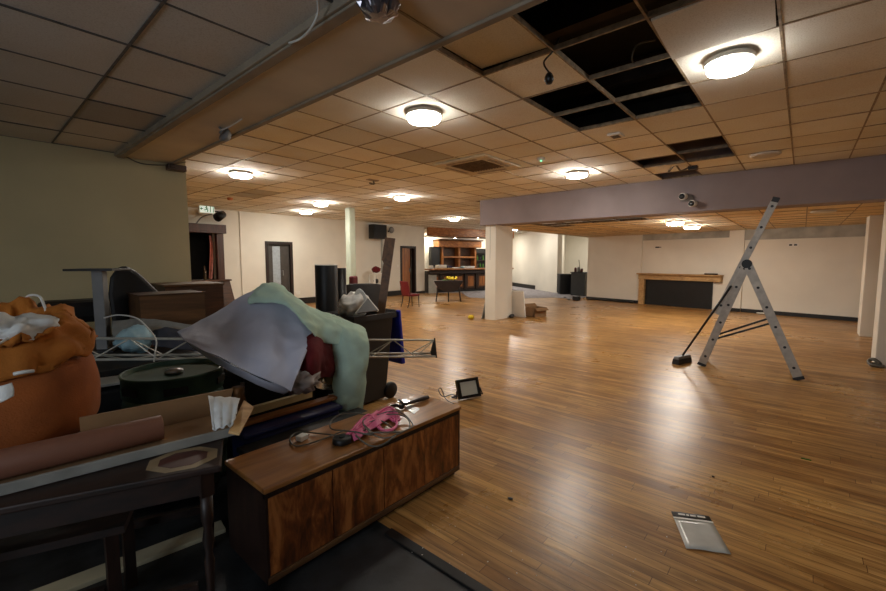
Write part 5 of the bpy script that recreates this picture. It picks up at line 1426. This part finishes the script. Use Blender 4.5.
# white folded sheet and pale blue bag behind the truss
c = at(165, 327, y=3.5)
cloth('white_sheet', [
    [(112, 321, 3.40), (140, 319, 3.42), (165, 321, 3.44), (200, 327, 3.46)],
    [(112, 326, 3.36), (140, 324, 3.38), (165, 327, 3.40), (200, 332, 3.42)],
    [(113, 333, 3.32), (140, 331, 3.34), (165, 333, 3.36), (200, 337, 3.38)],
    [(114, 339, 3.30), (140, 338, 3.32), (165, 339, 3.34), (200, 340, 3.36)]], 7, .012, 9, 12, m_greyboard, 'off-white dust sheet bunched on the back table behind the truss', 'sheet')
c = at(135, 338, d=3.18)
tag(obj('carrier_bag', MB().ball((c.x, c.y, BZ+.125), (.12, .075, .10), 30, 18, bump=.35, freq=2.5), m_pbag, smooth=True), 'pale blue carrier bag slumped behind the truss rails', 'bag')
tag(obj('hanging_cable', MB().tube([at(104, 318, d=3.02), at(118, 315, d=3.0), at(136, 318, d=2.95), at(148, 328, d=2.86), at(156, 340, d=2.78), at(155, 353, d=2.72), at(154, 362, d=2.70)], .005, 7, smooth=6), m_wcab, smooth=True), 'white flex arching over the pale blue carrier bag', 'cable')
cloth('dark_jacket', [
    [(152, 332, 3.32), (168, 328, 3.34), (186, 332, 3.34), (200, 338, 3.32)],
    [(152, 342, 3.24), (168, 340, 3.24), (186, 344, 3.24), (200, 347, 3.24)],
    [(153, 346, 3.2), (168, 348, 3.2), (186, 350, 3.2), (200, 352, 3.2)]], 7, .016, 12, 14, M('slate_cloth', (64, 66, 76), .9), 'slate dark garment stuffed under the sheet on the truss', 'garment')
# boards in the gloom of the heap
tag(obj('plywood_sheet', MB().hexa([(.28, 3.24, .675), (1.08, 3.24, .64), (1.08, 3.40, .65), (.28, 3.42, .685), (.28, 3.24, .69), (1.08, 3.24, .655), (1.08, 3.40, .665), (.28, 3.42, .70)]), m_greyboard, bev=.002), 'grey plywood sheet wedged under the truss by the keg', 'board')
tag(obj('stacking_crate', MB().box(.3, .95, 3.26, 3.41, 0, .635), m_blk_p, bev=.02), 'black plastic crate in the gloom below the plywood sheet', 'crate')

# ================================================================== WHEELIE BIN
bx0, bx1, by0, by1 = 2.40, 2.89, 3.17, 3.66
BH = .95
t = thing('wheelie_bin', 'charcoal wheelie bin full of rubbish, its blue lid flung back', 'bin', ((bx0+bx1)/2, (by0+by1)/2, 0))
i_ = .055
bd_ = MB()
o0 = [(bx0+i_, by0+i_, .02), (bx1-.07, by0+i_, .02), (bx1-.07, by1-i_, .02), (bx0+i_, by1-i_, .02)]
o1 = [(bx0, by0, BH-.04), (bx1, by0, BH-.04), (bx1, by1, BH-.04), (bx0, by1, BH-.04)]
w_ = .02
n1 = [(bx0+w_, by0+w_, BH-.04), (bx1-w_, by0+w_, BH-.04), (bx1-w_, by1-w_, BH-.04), (bx0+w_, by1-w_, BH-.04)]
n0 = [(bx0+w_+.02, by0+w_+.02, .5), (bx1-w_-.01, by0+w_+.02, .5), (bx1-w_-.01, by1-w_-.02, .5), (bx0+w_+.02, by1-w_-.02, .5)]
co = [Vector(v) for v in o0+o1+n1+n0]
bd_.faces(co, [(3, 2, 1, 0)]+[(i, (i+1) % 4, 4+(i+1) % 4, 4+i) for i in range(4)]+[(4+i, 4+(i+1) % 4, 8+(i+1) % 4, 8+i) for i in range(4)]+[(8+i, 8+(i+1) % 4, 12+(i+1) % 4, 12+i) for i in range(4)]+[(12, 13, 14, 15)])
obj('body', bd_, m_bin, t, bev=.012)
rm_ = MB()
for a in ((bx0-.025, bx1+.02, by0-.025, by0-.001), (bx0-.025, bx1+.02, by1+.001, by1+.025), (bx0-.025, bx0-.001, by0-.001, by1+.001), (bx1+.001, bx1+.02, by0-.001, by1+.001)): rm_.box(a[0], a[1], a[2], a[3], BH-.09, BH-.035)
obj('rim', rm_, m_bin, t)
for y in (by0+.05, by1-.05):
    w2 = obj('wheel', MB().lathe([(0, -.03), (.07, -.03), (.085, -.018), (.085, .018), (.07, .03), (0, .03)], (bx1-.01, y, .085), 24, T=Matrix.Rotation(PI/2, 4, 'X')), m_blk_p, t, smooth=True)
obj('hinge_bar', MB().cyl((bx1+.045, by0+.02, BH-.03), (bx1+.045, by1-.02, BH-.03), .016, 12), m_bin, t, smooth=True)
obj('lid', MB().hexa([(bx1+.07, by0-.01, BH-.03), (bx1+.10, by0-.01, BH-.02), (bx1+.10, by1+.01, BH-.02), (bx1+.07, by1+.01, BH-.03), (bx1+.14, by0+.03, .33), (bx1+.20, by0+.03, .33), (bx1+.20, by1-.03, .33), (bx1+.14, by1-.03, .33)]), m_blue, t, bev=.015)
tag(obj('rubbish_sack', MB().ball((2.62, 3.45, .70), (.145, .15, .16), 28, 16, bump=.3, freq=3), m_blk_p, smooth=True), 'black rubbish sack filling the wheelie bin', 'sack')
c = at(354, 305, d=4.12)
t = thing('carrier_bag', 'white plastic carrier bag on top of the rubbish in the wheelie bin', 'bag', (c.x, c.y, .88))
def bump3(p): return p
obj('bag_body', MB().ball((c.x, c.y, 1.0), (.155, .14, .125), 36, 20, bump=.35, freq=2.8), m_bag, t, smooth=True)
h0 = at(359, 299, d=4.05)
obj('handle', MB().grid(patch([[h0+RT*-.05+Vector((0, 0, -.02)), h0+RT*-.035+Vector((0, 0, .07)), h0+RT*.01+Vector((0, 0, .10)), h0+RT*.06+Vector((0, 0, .05)), h0+RT*.085+Vector((0, 0, -.03))], [h0+RT*-.02+FW*.01+Vector((0, 0, -.02)), h0+RT*-.01+FW*.01+Vector((0, 0, .03)), h0+RT*.01+FW*.01+Vector((0, 0, .06)), h0+RT*.035+FW*.01+Vector((0, 0, .03)), h0+RT*.05+FW*.01+Vector((0, 0, -.03))]], 5)), m_bag, t, smooth=True, solid=.006)
d0 = [at(356, 314, d=3.90), at(378, 311, d=3.94), at(368, 299, d=4.0)]
t = thing('dustpan', 'grey dustpan stuck upright in the wheelie bin rubbish', 'dustpan', tuple(d0[0]))
nn = (d0[1]-d0[0]).cross(d0[2]-d0[0]).normalized()*.008
obj('pan', MB().faces([*d0, *[p+nn*2 for p in d0]], [(0, 1, 2), (5, 4, 3), (0, 3, 4, 1), (1, 4, 5, 2), (2, 5, 3, 0)]) and None or (lambda mb: (mb.faces([*d0, *[p+nn*2 for p in d0]], [(0, 1, 2), (5, 4, 3), (0, 3, 4, 1), (1, 4, 5, 2), (2, 5, 3, 0)]), mb)[1])(MB()), m_grey_p, t)
e_ = MB()
for a, b in ((0, 2), (1, 2)): e_.beam(d0[a], d0[b], .018, .018)
obj('pan_edge', e_, m_white_p, t)
# plank leaning up out of the bin
pt, pb2 = at(390.5, 238, d=4.30), at(381, 312, d=4.28)
dv = (pt-pb2).normalized(); lo = pb2-dv*((pb2.z-.52)/dv.z)
sdv = (RT-dv*RT.dot(dv)).normalized(); fdv = sdv.cross(dv)
def pk(u, s): return lo.lerp(pt, s)+sdv*u
prof = [(-.035, 0), (.035, 0), (.05, 1), (-.055, 1), (-.06, .80), (-.035, .77), (-.04, .74)]
v = [pk(u, s)-fdv*.012 for u, s in prof]+[pk(u, s)+fdv*.012 for u, s in prof]
mb = MB(); n_ = len(prof); mb.faces(v, [tuple(range(n_)), tuple(range(2*n_-1, n_-1, -1))]+[(i, (i+1) % n_, n_+(i+1) % n_, n_+i) for i in range(n_)])
tag(obj('notched_plank', mb, m_brown), 'notched brown plank standing up out of the wheelie bin', 'plank')
# black drums beside the bin
c = at(327, 300, d=4.55); c = Vector((c.x, c.y, 0))
zt = at(327, 264.5, d=4.55).z
t = thing('plastic_drum', 'tall black cylinder with a pale rim standing behind the mint towel', 'tube', tuple(c))
obj('shell', MB().lathe([(0, 0), (.12, 0), (.12, zt-.01), (.104, zt-.01), (.104, zt-.12), (0, zt-.12)], c, 36), m_blk_p, t, smooth=True, bev=.003)
obj('rim', MB().lathe([(.1205, zt-.0095), (.1205, zt+.001), (.102, zt+.001), (.102, zt-.0095)], c, 36), m_white_p, t, smooth=True)
c2_ = at(341, 300, d=4.75); c2_ = Vector((c2_.x+.02, c2_.y+.02, 0)); z2 = at(341, 268, d=4.8).z
tag(obj('black_tube', MB().lathe([(0, 0), (.06, 0), (.06, z2), (.05, z2), (.05, z2-.1), (0, z2-.1)], c2_, 24), m_blk_p, smooth=True), 'narrower black cylinder standing just behind the pale-rimmed one', 'tube')

# ------------------------------------------------------------------ view
SC.view_settings.view_transform = 'Standard'
SC.view_settings.look = 'None'
SC.view_settings.gamma = 1
SC.view_settings.use_curve_mapping = False
SC.view_settings.exposure = 0.0
SC.cycles.max_bounces = 8
SC.cycles.diffuse_bounces = 5
SC.cycles.glossy_bounces = 4
SC.cycles.sample_clamp_indirect = 4
SC.cycles.use_denoising = True
SC.cycles.caustics_reflective = False
SC.cycles.caustics_refractive = False
